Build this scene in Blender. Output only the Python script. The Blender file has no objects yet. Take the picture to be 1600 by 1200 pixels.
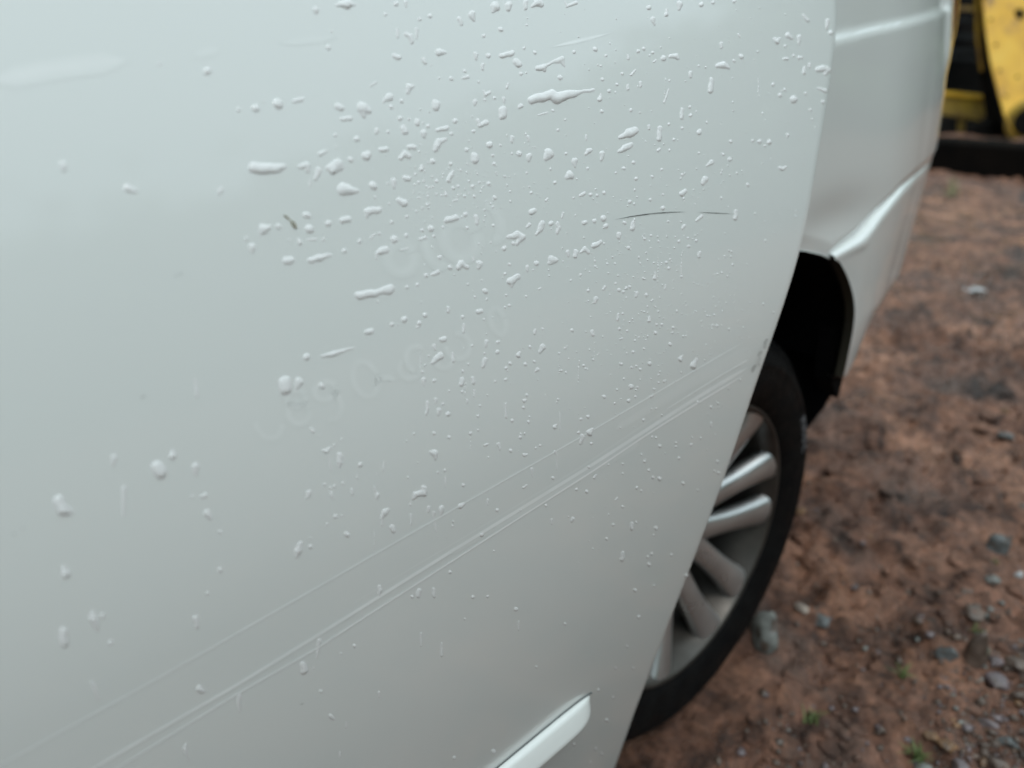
import bpy, math, random
import numpy as np
from mathutils import Vector, Matrix, noise
random.seed(7); rng = np.random.default_rng(7)
sc = bpy.context.scene
R = math.radians

# ---------------------------------------------------------------- camera, world, sun, exposure
CAM_H = 0.97
# rows of the camera's rotation: a phone held at chest height, looking 24 degrees down and
# obliquely along the side of the van.  +X runs along the van to its rear, +Y into the van.
def cam_basis(vx=2150., vy=75., f=1200.):
    X = np.array([vx-800, 600-vy, f]); up = np.array([0., f, -(600-vy)])
    up /= np.linalg.norm(up); X /= np.linalg.norm(X)
    r = np.array([X[0], X[1], -X[2]]); u = np.array([up[0], up[1], -up[2]])
    return np.array([r, np.cross(u, r), u])
B = cam_basis()
cam = bpy.data.cameras.new('camera'); co = bpy.data.objects.new('camera', cam)
sc.collection.objects.link(co); sc.camera = co
co.matrix_world = Matrix.Translation((0, 0, CAM_H)) @ Matrix([[float(v) for v in r] for r in B]).to_4x4()
cam.sensor_width = 36; cam.lens = 27; cam.clip_start = 0.02; cam.clip_end = 1500
cam.dof.use_dof = True; cam.dof.focus_distance = 0.57; cam.dof.aperture_fstop = 3.8

world = bpy.data.worlds.new('World'); sc.world = world; world.use_nodes = True
SUN_EL, SUN_ROT = R(68), R(205)
def build_world():
    nt = world.node_tree; N = nt.nodes; L = nt.links
    bg = N['Background']; bg.inputs['Strength'].default_value = 0.1
    sky = N.new('ShaderNodeTexSky'); sky.sky_type = 'NISHITA'; sky.sun_disc = False
    sky.sun_elevation = SUN_EL; sky.sun_rotation = SUN_ROT; sky.dust_density = 3
    tc = N.new('ShaderNodeTexCoord'); sp = N.new('ShaderNodeSeparateXYZ')
    L.new(tc.outputs['Generated'], sp.inputs[0])
    mr = N.new('ShaderNodeMapRange'); L.new(sp.outputs['Z'], mr.inputs[0])
    mr.inputs[1].default_value = 0; mr.inputs[2].default_value = 1
    mr.inputs[3].default_value = 0.36; mr.inputs[4].default_value = 1.0
    no = N.new('ShaderNodeTexNoise'); no.inputs['Scale'].default_value = 2.2; no.inputs['Detail'].default_value = 5
    L.new(tc.outputs['Generated'], no.inputs['Vector'])
    m2 = N.new('ShaderNodeMapRange'); L.new(no.outputs['Fac'], m2.inputs[0])
    m2.inputs[1].default_value = .3; m2.inputs[2].default_value = .7; m2.inputs[3].default_value = .92; m2.inputs[4].default_value = 1.08
    mu = N.new('ShaderNodeMath'); mu.operation = 'MULTIPLY'; L.new(mr.outputs[0], mu.inputs[0]); L.new(m2.outputs[0], mu.inputs[1])
    vm = N.new('ShaderNodeVectorMath'); vm.operation = 'SCALE'; vm.inputs[0].default_value = (10.9, 13.3, 14.0)
    L.new(mu.outputs[0], vm.inputs['Scale'])
    mx = N.new('ShaderNodeMixRGB'); mx.inputs[0].default_value = 0.88
    L.new(sky.outputs[0], mx.inputs[1]); L.new(vm.outputs[0], mx.inputs[2]); L.new(mx.outputs[0], bg.inputs[0])
build_world()
sun = bpy.data.lights.new('sun', 'SUN'); sun.energy = 0.6; sun.angle = R(18); sun.color = (1, .97, .92)
so = bpy.data.objects.new('sun', sun); sc.collection.objects.link(so)
# the soft sun stands high behind the photographer's left shoulder
so.rotation_euler = Vector((math.sin(SUN_ROT)*math.cos(SUN_EL), math.cos(SUN_ROT)*math.cos(SUN_EL), math.sin(SUN_EL))).to_track_quat('Z', 'Y').to_euler()
sc.view_settings.view_transform = 'Standard'; sc.view_settings.look = 'None'
sc.view_settings.exposure = 0.48; sc.view_settings.gamma = 1; sc.view_settings.use_curve_mapping = False
sc.render.engine = 'CYCLES'
sc.cycles.max_bounces = 10; sc.cycles.transmission_bounces = 8; sc.cycles.glossy_bounces = 5

# ---------------------------------------------------------------- helpers
def lk(o, parent=None):
    sc.collection.objects.link(o)
    if parent is not None: o.parent = parent
    return o
def mesh(name, v, f, m, parent=None, smooth=True):
    me = bpy.data.meshes.new(name)
    me.from_pydata([tuple(map(float, p)) for p in v], [], [tuple(map(int, q)) for q in f])
    me.materials.append(m)
    if smooth: me.polygons.foreach_set('use_smooth', [True]*len(me.polygons))
    me.update(); o = bpy.data.objects.new(name, me)
    return lk(o, parent)
def empty(name, loc=(0, 0, 0)):
    o = bpy.data.objects.new(name, None); o.location = loc; o.empty_display_size = .05
    return lk(o)
def tag(o, label=None, cat=None, group=None, kind=None):
    for k, v in (('label', label), ('category', cat), ('group', group), ('kind', kind)):
        if v: o[k] = v
    return o
def grid(rows):
    n, m = len(rows), len(rows[0]); v = [p for r in rows for p in r]
    return v, [(i*m+j, i*m+j+1, (i+1)*m+j+1, (i+1)*m+j) for i in range(n-1) for j in range(m-1)]
def mat(name, col, rough=.5, metal=0, coat=0, spec=.5):
    m = bpy.data.materials.new(name); m.use_nodes = True; b = m.node_tree.nodes['Principled BSDF']
    b.inputs['Base Color'].default_value = (*col, 1); b.inputs['Roughness'].default_value = rough
    b.inputs['Metallic'].default_value = metal; b.inputs['Coat Weight'].default_value = coat
    b.inputs['Coat Roughness'].default_value = .04; b.inputs['Specular IOR Level'].default_value = spec
    return m
def nn(m, t, **k):
    n = m.node_tree.nodes.new(t)
    for a, b in k.items():
        if a in n.inputs: n.inputs[a].default_value = b
        else: setattr(n, a, b)
    return n
def wear(m, cols, scale, detail=8, rough=None, bump=0, bscale=None, pos=None, dist=.01):
    """noise-mixed colours, optional roughness range and bump, in object coordinates"""
    L = m.node_tree.links; b = m.node_tree.nodes['Principled BSDF']
    tc = nn(m, 'ShaderNodeTexCoord'); n = nn(m, 'ShaderNodeTexNoise', Scale=scale, Detail=detail)
    L.new(tc.outputs['Object'], n.inputs['Vector'])
    r = nn(m, 'ShaderNodeValToRGB'); e = r.color_ramp.elements
    pos = pos or [.3+.4*i/(len(cols)-1) for i in range(len(cols))]
    while len(e) < len(cols): e.new(.5)
    for i, c in enumerate(cols): e[i].position = pos[i]; e[i].color = (*c, 1)
    L.new(n.outputs['Fac'], r.inputs[0]); L.new(r.outputs[0], b.inputs['Base Color'])
    if rough:
        n2 = nn(m, 'ShaderNodeTexNoise', Scale=scale*1.7, Detail=4); L.new(tc.outputs['Object'], n2.inputs['Vector'])
        mr = nn(m, 'ShaderNodeMapRange'); mr.inputs[1].default_value = .35; mr.inputs[2].default_value = .65
        mr.inputs[3].default_value = rough[0]; mr.inputs[4].default_value = rough[1]
        L.new(n2.outputs['Fac'], mr.inputs[0]); L.new(mr.outputs[0], b.inputs['Roughness'])
    if bump:
        n3 = nn(m, 'ShaderNodeTexNoise', Scale=bscale or scale*4, Detail=8); L.new(tc.outputs['Object'], n3.inputs['Vector'])
        bp = nn(m, 'ShaderNodeBump', Strength=bump, Distance=dist); L.new(n3.outputs['Fac'], bp.inputs['Height'])
        L.new(bp.outputs[0], b.inputs['Normal'])
    return m

def ray(u, v):
    d = np.array([u-800., 600.-v, -1200.]); return B @ d
def at_y(u, v, y):
    r = ray(u, v); p = r/r[1]*y; return np.array([p[0], p[1], p[2]+CAM_H])
def at_d(u, v, d):       # point at depth d straight ahead
    r = ray(u, v); p = r/1200.*d; return np.array([p[0], p[1], p[2]+CAM_H])

# ---------------------------------------------------------------- materials
WHITE = (.74, .765, .75)
paint = mat('white_car_paint', WHITE, .42, 0, 1.0)
wear(paint, [(.73, .757, .742), (.75, .772, .76)], 3.0, 3, bump=.012, bscale=380, dist=.0006)
paint.node_tree.nodes['Principled BSDF'].inputs['Coat Roughness'].default_value = .09
tyre_m = wear(mat('tyre_rubber', (.006, .006, .007), .6, spec=.12), [(.003, .003, .0035), (.007, .0068, .0068)], 30, rough=(.5, .8), bump=.25, bscale=300, dist=.001)
alloy = wear(mat('silver_alloy', (.5, .5, .5), .3, .85, .4), [(.46, .46, .46), (.62, .62, .62)], 14, rough=(.26, .40))
barrel_m = wear(mat('dark_alloy', (.2, .2, .2), .4, .7), [(.045, .040, .036), (.11, .10, .09)], 9, rough=(.35, .55))  # rim barrel, darker and browner than the spokes
dark_plastic = mat('black_plastic', (.003, .003, .0035), .85, spec=.12)
liner_m = wear(mat('arch_liner', (.02, .018, .013), .8), [(.010, .009, .006), (.030, .026, .014)], 12)
glass_dark = mat('tinted_glass', (.01, .012, .013), .03, 0, 1)
water = bpy.data.materials.new('rain_water'); water.use_nodes = True
def water_nodes():
    m = water; N = m.node_tree.nodes; L = m.node_tree.links; N.remove(N['Principled BSDF'])
    fr = nn(m, 'ShaderNodeFresnel', IOR=1.36); gl = nn(m, 'ShaderNodeBsdfGlossy', Roughness=.02)
    tr = nn(m, 'ShaderNodeBsdfTransparent'); df = nn(m, 'ShaderNodeBsdfDiffuse'); df.inputs['Color'].default_value = (1, 1, 1, 1)
    rf = nn(m, 'ShaderNodeBsdfRefraction', IOR=1.33, Roughness=0.)
    m1 = nn(m, 'ShaderNodeMixShader'); m1.inputs[0].default_value = .8; L.new(tr.outputs[0], m1.inputs[1]); L.new(df.outputs[0], m1.inputs[2])
    m3 = nn(m, 'ShaderNodeMixShader'); m3.inputs[0].default_value = .06; L.new(m1.outputs[0], m3.inputs[1]); L.new(rf.outputs[0], m3.inputs[2])
    m2 = nn(m, 'ShaderNodeMixShader'); L.new(fr.outputs[0], m2.inputs[0]); L.new(m3.outputs[0], m2.inputs[1]); L.new(gl.outputs[0], m2.inputs[2])
    L.new(m2.outputs[0], N['Material Output'].inputs['Surface'])
water_nodes()

def film(name, col, fac, rough=.6, streak=None, lo=.25, det=6.):
    """mark in the paint, broken up by noise"""
    m = bpy.data.materials.new(name); m.use_nodes = True; N = m.node_tree.nodes; L = m.node_tree.links
    b = N['Principled BSDF']; b.inputs['Base Color'].default_value = (*col, 1); b.inputs['Roughness'].default_value = rough
    tc = nn(m, 'ShaderNodeTexCoord'); mp = nn(m, 'ShaderNodeMapping'); L.new(tc.outputs['Object'], mp.inputs[0])
    mp.inputs['Scale'].default_value = streak or (1, 1, 1)
    n = nn(m, 'ShaderNodeTexNoise', Scale=90., Detail=det); L.new(mp.outputs[0], n.inputs['Vector'])
    mr = nn(m, 'ShaderNodeMapRange'); L.new(n.outputs['Fac'], mr.inputs[0])
    mr.inputs[1].default_value = .3; mr.inputs[2].default_value = .65
    mr.inputs[3].default_value = fac*lo; mr.inputs[4].default_value = fac
    # the mark is paint whose own colour changes, fading back to plain paint at its edges
    at = nn(m, 'ShaderNodeAttribute', attribute_name='soft'); mu = nn(m, 'ShaderNodeMath', operation='MULTIPLY', use_clamp=True)
    L.new(mr.outputs[0], mu.inputs[0]); L.new(at.outputs['Fac'], mu.inputs[1])
    cm = nn(m, 'ShaderNodeMixRGB'); cm.inputs[1].default_value = (.740, .765, .751, 1); cm.inputs[2].default_value = (*col, 1)
    L.new(mu.outputs[0], cm.inputs[0]); L.new(cm.outputs[0], b.inputs['Base Color'])
    b.inputs['Roughness'].default_value = .42; b.inputs['Coat Weight'].default_value = 1; b.inputs['Coat Roughness'].default_value = .09
    return m
scratch_m = film('scratched_clearcoat', (.97, .99, .99), .8, .6, (.3, .3, .3), .65, 3.)
bright_scratch_m = film('deep_scratch', (1, 1, 1), .9, .55, (.3, .3, .3), .85, 2.)
scuff_m = film('faint_scuff', (.96, .98, .98), .16, .6, (.2, .2, .2), .5, 2.)
ghost_m = film('lettering_residue', (.97, 1, 1), .22, .5, None, .35)
hair_m = film('dark_hairline', (.08, .08, .08), 1.1, .6, (1, 1, 1), .5)
chip_m = film('chipped_paint', (.22, .23, .22), .55, .7)
speck_m = film('brown_debris', (.12, .085, .03), 1.5, .7)

# ---------------------------------------------------------------- ground
mud = mat('wet_red_mud', (.2, .1, .07), .5, spec=.5)
def mud_nodes():
    m = mud; L = m.node_tree.links; b = m.node_tree.nodes['Principled BSDF']
    tc = nn(m, 'ShaderNodeTexCoord')
    def noi(s, d=8, r=.6, dist=0):
        n = nn(m, 'ShaderNodeTexNoise', Scale=s, Detail=d, Roughness=r, Distortion=dist); L.new(tc.outputs['Object'], n.inputs['Vector']); return n
    def ramp(src, stops):
        r = nn(m, 'ShaderNodeValToRGB'); e = r.color_ramp.elements
        for i, (p, q) in enumerate(stops):
            k = e[0] if i == 0 else e[-1] if i == len(stops)-1 else e.new(p)
            k.position = p; k.color = (*q, 1)
        L.new(src.outputs['Fac'], r.inputs[0]); return r
    def mul(a, c, f, t='MULTIPLY'):
        x = nn(m, 'ShaderNodeMixRGB', blend_type=t); x.inputs[0].default_value = f; L.new(a.outputs[0], x.inputs[1]); L.new(c.outputs[0], x.inputs[2]); return x
    hue = ramp(noi(2.7, 7, .62, .6), [(.36, (.110, .068, .053)), (.48, (.200, .098, .064)), (.60, (.290, .142, .086)), (.72, (.38, .205, .138))])
    clump = ramp(noi(8.5, 12, .72, .8), [(.38, (.14, .12, .11)), (.47, (.58, .54, .52)), (.57, (1.05, 1.05, 1.05)), (.70, (1.35, 1.3, 1.28))])
    grit = ramp(noi(70, 6, .7), [(.34, (.45, .43, .42)), (.50, (.95, .95, .95)), (.68, (1.45, 1.42, 1.4))])
    c = mul(mul(hue, clump, .95), grit, .75); L.new(c.outputs[0], b.inputs['Base Color'])
    mr = nn(m, 'ShaderNodeMapRange'); mr.inputs[1].default_value = .42; mr.inputs[2].default_value = .58
    mr.inputs[3].default_value = .26; mr.inputs[4].default_value = .75; L.new(noi(3.6, 6).outputs['Fac'], mr.inputs[0]); L.new(mr.outputs[0], b.inputs['Roughness'])
    bp = nn(m, 'ShaderNodeBump', Strength=.85, Distance=.016); L.new(noi(38, 12, .72, .4).outputs['Fac'], bp.inputs['Height']); L.new(bp.outputs[0], b.inputs['Normal'])
mud_nodes()
def gz(x, y):
    """height of the rutted ground"""
    d = math.hypot(x-1, y)
    a = min(1, 14/max(d, 1))
    n = noise.fractal(Vector((x*1.3, y*1.3, 3)), 1, 2, 3)*.026*a
    n += noise.fractal(Vector((x*6, y*8, 1)), .75, 2, 5)*.030*a
    n += (abs(noise.noise(Vector((x*13, y*17, 9))))*.045+max(0, noise.noise(Vector((x*31, y*34, 2)))-.05)*.04)*a*(.45+.9*max(0, noise.noise(Vector((x*1.9, y*2.3, 7)))+.35))
    # churned ruts running roughly along the van
    rut = math.sin(y*5.2+noise.noise(Vector((x*.8, y*.8, 5)))*2.4)
    n += -.016*max(0, rut)**2*a
    k = math.exp(-(((x-.84)/.3)**2+((y-.56)/.25)**2)*1.2)   # flattened under the tyre
    return n*(1-k)-.016*k
def axis(a, b, step, far, g=1.09):
    c = list(np.arange(a, b, step)); s = step; x = b
    while x < far: c.append(x); s *= g; x += s
    c.append(far); s = step; x = a-step; lo = []
    while x > -far: lo.append(x); s *= g; x -= s
    lo.append(-far); return lo[::-1]+c
xs = axis(.55, 2.9, .0095, 600, 1.075); ys = axis(-.25, 1.15, .0095, 600, 1.075)
gr = [[(x, y, gz(x, y) if abs(x) < 60 and abs(y) < 60 else 0) for x in xs] for y in ys]
v, f = grid(gr)
tag(mesh('ground', v, f, mud), kind='structure')

# ---------------------------------------------------------------- the van
van = empty('van', (.84, .6, 0))
tag(van, 'white van with its rain-dotted door in front and alloy rear wheel behind', 'van')
def P(o):    # keep world placement while parented
    o.matrix_parent_inverse = o.parent.matrix_world.inverted() if o.parent else Matrix(); return o
bpy.context.view_layer.update()
def part(name, v, f, m, parent=None, smooth=True):
    par = van if parent is None else parent
    o = mesh(name, v, f, m, par, smooth)
    o.matrix_parent_inverse = Matrix.Translation((-.84, -.6, 0))if par is van else Matrix()
    return o

# door skin: a gently crowned sheet
def yd(x, z):
    q = (z-CAM_H+.29)/.28
    return .335+(.125 if q > 0 else .058)*math.log(math.cosh(q))+.012*(x-.25)**2 
def door_hit(u, v):
    r = ray(u, v); r = r/r[1]; a, b_ = .35, .36
    fa, fb = a-yd(r[0]*a, r[2]*a+CAM_H), b_-yd(r[0]*b_, r[2]*b_+CAM_H)
    for _ in range(6):
        if abs(fb-fa) < 1e-12: break
        c = b_-fb*(b_-a)/(fb-fa); a, fa, b_ = b_, fb, c; fb = b_-yd(r[0]*b_, r[2]*b_+CAM_H)
    p = r*b_; return np.array([p[0], p[1], p[2]+CAM_H])
def door_n(x, z):
    e = .002; gx = (yd(x+e, z)-yd(x-e, z))/(2*e); gz_ = (yd(x, z+e)-yd(x, z-e))/(2*e)
    n = np.array([gx, -1, gz_]); return n/np.linalg.norm(n)
EDGE = [(1310,0),(1303,80),(1291,160),(1274,260),(1250,390),(1222,480),(1190,570),(1165,645),(1140,720),(1100,830),(1065,920),(1030,1010),(994,1105),(960,1200),(926,1295)]
EP = np.array([door_hit(*p) for p in EDGE])[::-1]
ez = np.concatenate([[-.2], EP[:, 2], [1.10, 1.30, 1.6]]); ex = np.concatenate([[EP[0, 0]-(EP[0, 2]+.2)*.62], EP[:, 0], [EP[-1, 0]-.006, EP[-1, 0]-.03, EP[-1, 0]-.09]])
_zf = np.linspace(-.2, 1.6, 900); _k = np.hanning(61); _k /= _k.sum()
_xf = np.convolve(np.pad(np.interp(_zf, ez, ex), 30, 'edge'), _k, 'valid')
def edge_x(z): return float(np.interp(z, _zf, _xf))
zs = np.linspace(.11, 1.27, 260); rows = []
for z in zs:
    xe = edge_x(z); r = []
    for s in np.linspace(0, 1, 150)**.8: x = -.95+(xe+.95)*s; r.append((x, yd(x, z), z))
    y0 = yd(xe, z)      # hemmed edge, rolled round to the inside
    for a in (25, 50, 75, 100, 130, 160, 180): r.append((xe+.0028*math.sin(R(a)), y0+.0028*(1-math.cos(R(a))), z))
    r.append((xe-.02, y0+.0058, z)); rows.append(r)
v, f = grid(rows)
door = part('door', v, [q[::-1] for q in f], paint)
# inner door shell, sill return and window of the door
rows = []
for z in np.linspace(.12, 1.26, 30):
    xe = edge_x(z)-.016; rows.append([(-.93, yd(-.93, z)+.03, z)]+[(x, yd(x, z)+d, z) for x, d in ((xe-.03, .03), (xe-.012, .028), (xe, .010), (xe, .006))])
v, f = grid(rows); part('inner_panel', v, f, paint, door)
rows = [[(x, yd(x, z)+d, z2) for (d, z2) in ((0, z), (.003, z-.004), (.03, z-.004))] for z in (.11,) for x in np.linspace(-.95, edge_x(.11), 40)]
v, f = grid(rows); part('bottom_hem', v, f, paint, door)

def ribbon(pts, w0, name, m, parent, lift=.00008, n=60, taper=0, w1=None, soft=.95):
    """a strip that follows a line of picture points lying on the door; widths in picture px"""
    pts = np.array(pts, float); d = np.r_[0, np.cumsum(np.hypot(*np.diff(pts, axis=0).T))]
    t = np.linspace(0, d[-1], n); px = np.interp(t, d, pts[:, 0]); py = np.interp(t, d, pts[:, 1])
    k = 5
    if len(pts) > 2:
        px = np.convolve(np.pad(px, k//2, 'edge'), np.ones(k)/k, 'valid'); py = np.convolve(np.pad(py, k//2, 'edge'), np.ones(k)/k, 'valid')
    tx, ty = np.gradient(px), np.gradient(py); L = np.hypot(tx, ty)+1e-9; nx, ny = -ty/L, tx/L; V = []; F = []
    A = []; cols = ((-.5, 0), (-.26, soft), (0, 1), (.26, soft), (.5, 0))
    for i in range(n):
        s = i/(n-1); w = w0+(w1-w0)*s if w1 is not None else w0; e = 1
        if taper: w *= min(1, s/taper+.05, (1-s)/taper+.05); e = min(1, 2*s/taper, 2*(1-s)/taper)
        for sg, al in cols:
            p = door_hit(px[i]+sg*nx[i]*w*1.5, py[i]+sg*ny[i]*w*1.5); V.append(p+door_n(p[0], p[2])*lift); A.append(al*e)
    F = [(5*i+k, 5*i+k+1, 5*i+6+k, 5*i+5+k) for i in range(n-1) for k in range(4)]
    o = part(name, V, F, m, parent); at = o.data.attributes.new('soft', 'FLOAT', 'POINT'); at.data.foreach_set('value', A); return o
S = [ ([(-30,1209),(0,1195),(250,1058),(500,915),(660,823),(829,727),(919,676),(1040,605),(1174,527)], 3.2, 2.4, scratch_m),
      ([(120,1214),(146,1200),(375,1067),(500,990),(699,865),(810,797),(919,730),(1089,621),(1180,567)], 4.6, 7.0, scratch_m),
      ([(150,1218),(183,1200),(375,1081),(492,1015),(540,983),(763,840),(814,807),(926,736),(1016,675),(1092,628),(1172,580)], 1.9, 3.6, bright_scratch_m),
      ([(540,950),(637,891),(724,840),(904,732),(1000,668),(1120,590),(1168,560)], 2.2, 5.0, scuff_m),
      ([(700,868),(860,772),(1000,690)], 8, 16, scuff_m), ([(960,672),(1080,598),(1176,545)], 10, 26, scuff_m),
      ([(1040,640),(1120,590),(1170,561)], 2, 3.5, scratch_m), ([(1050,612),(1120,572),(1172,545)], 2, 3, scuff_m) ]
S.sort(key=lambda q: [scuff_m, scratch_m, bright_scratch_m].index(q[3]))
for i, (pts, a, b_, m) in enumerate(S): ribbon(pts, a*.68, 'scratch', m, door, lift=.00005+.00003*i, n=90, w1=b_*.68, taper=.04)
ribbon([(958,343.5),(985,338.5),(1020,333.5),(1050,331.6),(1075,331)], 1.5, 'hairline_scratch', hair_m, door, lift=.00012, taper=.25)
ribbon([(1087,331.6),(1115,332.8),(1148,334.5)], 1.1, 'hairline_scratch', hair_m, door, lift=.00012, taper=.4)
for a in ([(1194,531),(1196,540),(1192,547)], [(1193,548),(1187,552),(1184,560)], [(1190,556),(1183,566),(1188,574)], [(1185,568),(1177,574),(1175,584)], [(1200,528),(1194,540)]):
    ribbon(a, 5.0, 'paint_chip', chip_m, door, lift=.00015, n=14, taper=.3)
ribbon([(1193,534),(1186,552),(1178,575)], 5, 'paint_chip', film('chip_halo', (.45, .47, .46), .25, .7), door, lift=.0001, n=20, taper=.3)
for a in ([(273,433),(276,429)], [(279,430),(286,426)], [(468,1101),(475,1099)], [(219,622),(228,618)], [(20,834),(24,835)], [(34,826),(37,825)]):
    ribbon(a, 2.0, 'dirt_mark', film('dirt', (.25, .26, .24), .6, .7), door, lift=.00012, n=8, taper=.2)
# residue left by lettering that has been peeled off: rings and strokes of worn digits
def ring(cx, cy, rx, ry, a0=0, a1=360, w=5, tilt=-20):
    t = R(tilt); pts = []
    for a in np.linspace(R(a0), R(a1), 34):
        x, y = rx*math.cos(a), ry*math.sin(a); pts.append((cx+x*math.cos(t)-y*math.sin(t), cy+x*math.sin(t)+y*math.cos(t)))
    ribbon(pts, w*1.7, 'lettering_residue', ghost_m, door, lift=.00007, n=46, soft=.5)
ring(420,660,20,25,20,200); ring(463,622,15,13); ring(467,645,17,17); ring(508,610,17,14); ring(514,632,19,24,-60,120)
ring(571,592,19,29); ring(640,575,16,16,0,250); ring(652,560,17,20,100,330); ring(716,540,19,20,-90,200); ring(778,501,11,22)
ring(600,598,14,8,180,380); ring(694,562,13,12,0,180)
ring(626,402,21,24, w=9); ring(720,372,26,30,w=10); ring(680,388,13,28,60,240,w=8); ring(765,345,16,30,-80,110,w=8)
# smear of drying water along the top
ribbon([(-20,128),(60,112),(120,102),(205,94)], 26, 'dried_smear', film('dried_smear', (1,1,1), .30, .5, (.3,.8,.8), .4), door, lift=.00007, taper=.2, soft=.6)
ribbon([(300,86),(345,76)], 12, 'dried_smear', scuff_m, door, lift=.00007, taper=.3, soft=.5)
ribbon([(435,68),(480,62),(528,58)], 10, 'dried_smear', scuff_m, door, lift=.00007, taper=.3, soft=.5)
ribbon([(855,75),(915,61),(960,50)], 5, 'dried_smear', scratch_m, door, lift=.00007, taper=.4, soft=.5)

# raised protective moulding along the lower door: full rounded bar with a rounded end
def moulding():
    tip = door_hit(912, 1106); x1 = tip[0]+.004; rows = []
    # the bar leans out towards its lower edge, so its broad face looks up
    sec = [(.0125,.0006),(.0122,-.0035),(.0112,-.0062),(.008,-.0085),(.001,-.0122),(-.006,-.0160),(-.010,-.0178),(-.0120,-.0176),(-.0135,-.0155),(-.0140,-.012),(-.0142,-.006),(-.014,.0006)]
    zc = tip[2]+.010
    xx = list(np.linspace(-.9, x1-.05, 50))+[x1-.05+.05*math.sin(R(a)) for a in range(5, 91, 5)]
    shade_strip = []  # grey strip standing in for the shadow gap above the bar
    for x in xx:
        s = max(0, (x-(x1-.05))/.05); k = math.sqrt(max(0, 1-s**3.2)); up = 1-.10*s
        rows.append([(x, yd(x, zc+dz)+dy*(.06+.94*k), zc+dz) for dz, dy in [(d*(.35+.65*k) if d < 0 else d*up*(.5+.5*k), e) for d, e in sec]])
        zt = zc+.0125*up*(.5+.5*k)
        shade_strip.append([(x+.004*s, yd(x, z)-.0004-e, z) for z, e in ((zt+.0017, -.0004), (zt+.0012, .0006), (zt-.0006, .0006))])
    v, f = grid(shade_strip); part('moulding_shade_line', v, f, mat('grey_shade_line', (.12, .13, .13), .7), door)
    v, f = grid(rows); n = len(rows[0]); base = (len(rows)-1)*n
    f.append(tuple(range(base, base+n)))
    return part('moulding', v, f, paint, door)
moulding()

# --- rear quarter panel, bumper, wheel arch
CX, CZ = .835, .308
def tuck(z):
    t = z-CAM_H
    return .030*max(0, -t-.26)**1*1.4/.2*.5+(.28*min(max(0, t+.22), .32)**2+.18*max(0, t-.10))-.012
def yb(x, z):
    d = max(0, x-1.125); y = .44+.4*min(d, .62)**2
    if d > .62: y += (d-.62)*.496+1.8*(d-.62)**2
    return y+tuck(z)
ARCH = [(.30,.40),(.345,.53),(.42,.63),(.54,.71),(.68,.752),(.80,.763),(.94,.733),(1.02,.711),(1.085,.665),(1.129,.614),(1.142,.543),(1.140,.50)]
AX = np.array([a[0] for a in ARCH]); AZ = np.array([a[1] for a in ARCH])
def arch_pt(s):   # s in 0..1 along the arch
    d = np.r_[0, np.cumsum(np.hypot(np.diff(AX), np.diff(AZ)))]; d /= d[-1]
    k = np.linspace(0, 1, 160); xx = np.interp(k, d, AX); zz = np.interp(k, d, AZ)
    ker = np.hanning(19); ker /= ker.sum(); xx = np.convolve(np.pad(xx, 9, 'edge'), ker, 'valid'); zz = np.convolve(np.pad(zz, 9, 'edge'), ker, 'valid')
    return float(np.interp(s, k, xx)), float(np.interp(s, k, zz))
_a = np.array([arch_pt(s) for s in np.linspace(0, 1, 200)])
iA = int(np.argmin(np.hypot(_a[:, 0]-1.02, _a[:, 1]-.711)))     # where bumper meets the arch
LZX, LZZ = [.9,1.0,1.02,1.047,1.089,1.115,1.139,1.182,1.231,1.30,1.40,1.55,2.1], [.709,.712,.7135,.719,.727,.740,.752,.766,.779,.787,.793,.797,.797]
def line_z(x): # top edge of the bumper
    return float(np.interp(x, LZX, LZZ))
def streak_relief(x, z):
    t = z-CAM_H
    def st(q): q = min(1, max(0, q)); return q*q*(3-2*q)
    # ledge and step shaped into the panel to imitate bright reflection lines
    a = -.0060*st((t-(.030+.10*(x-1.15)))/.011+.5)*(1-st((x-1.40)/.05))
    b_ = .0050*st((x-1.425+.10*t)/.018+.5)*st((t+.05)/.05)
    c = .006*math.exp(-((t+.21)/.035)**2)*math.exp(-((x-1.0)/.12)**2)
    return -a-b_+c+.0034*noise.noise(Vector((x*5.5, z*4, 2)))+.0011*noise.noise(Vector((x*14, z*7, 5)))*max(0, min(1, (x-1.15)*5))
rows = []
cols = [(x, float(np.interp(x, _a[:iA+1, 0], _a[:iA+1, 1]))) for x in np.linspace(_a[0, 0], _a[iA, 0], 70)]
cols += [(x, line_z(x)-.004) for x in np.linspace(_a[iA, 0]+.004, 2.02, 170)]
cols = [(x, .40) for x in np.linspace(-1.2, _a[0, 0]-.001, 10)]+cols
for x, zb in cols:
    r = [(x, yb(x, zb)+.035, zb+.003), (x, yb(x, zb)+.004, zb)]
    for s in np.linspace(0, 1, 130)**1.15: z = zb+(1.32-zb)*s; r.append((x, yb(x, z)+streak_relief(x, z)+(.004*max(0, 1-s*30)), z))
    rows.append(r)
v, f = grid(rows); part('quarter_panel', v, f, paint)
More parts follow.
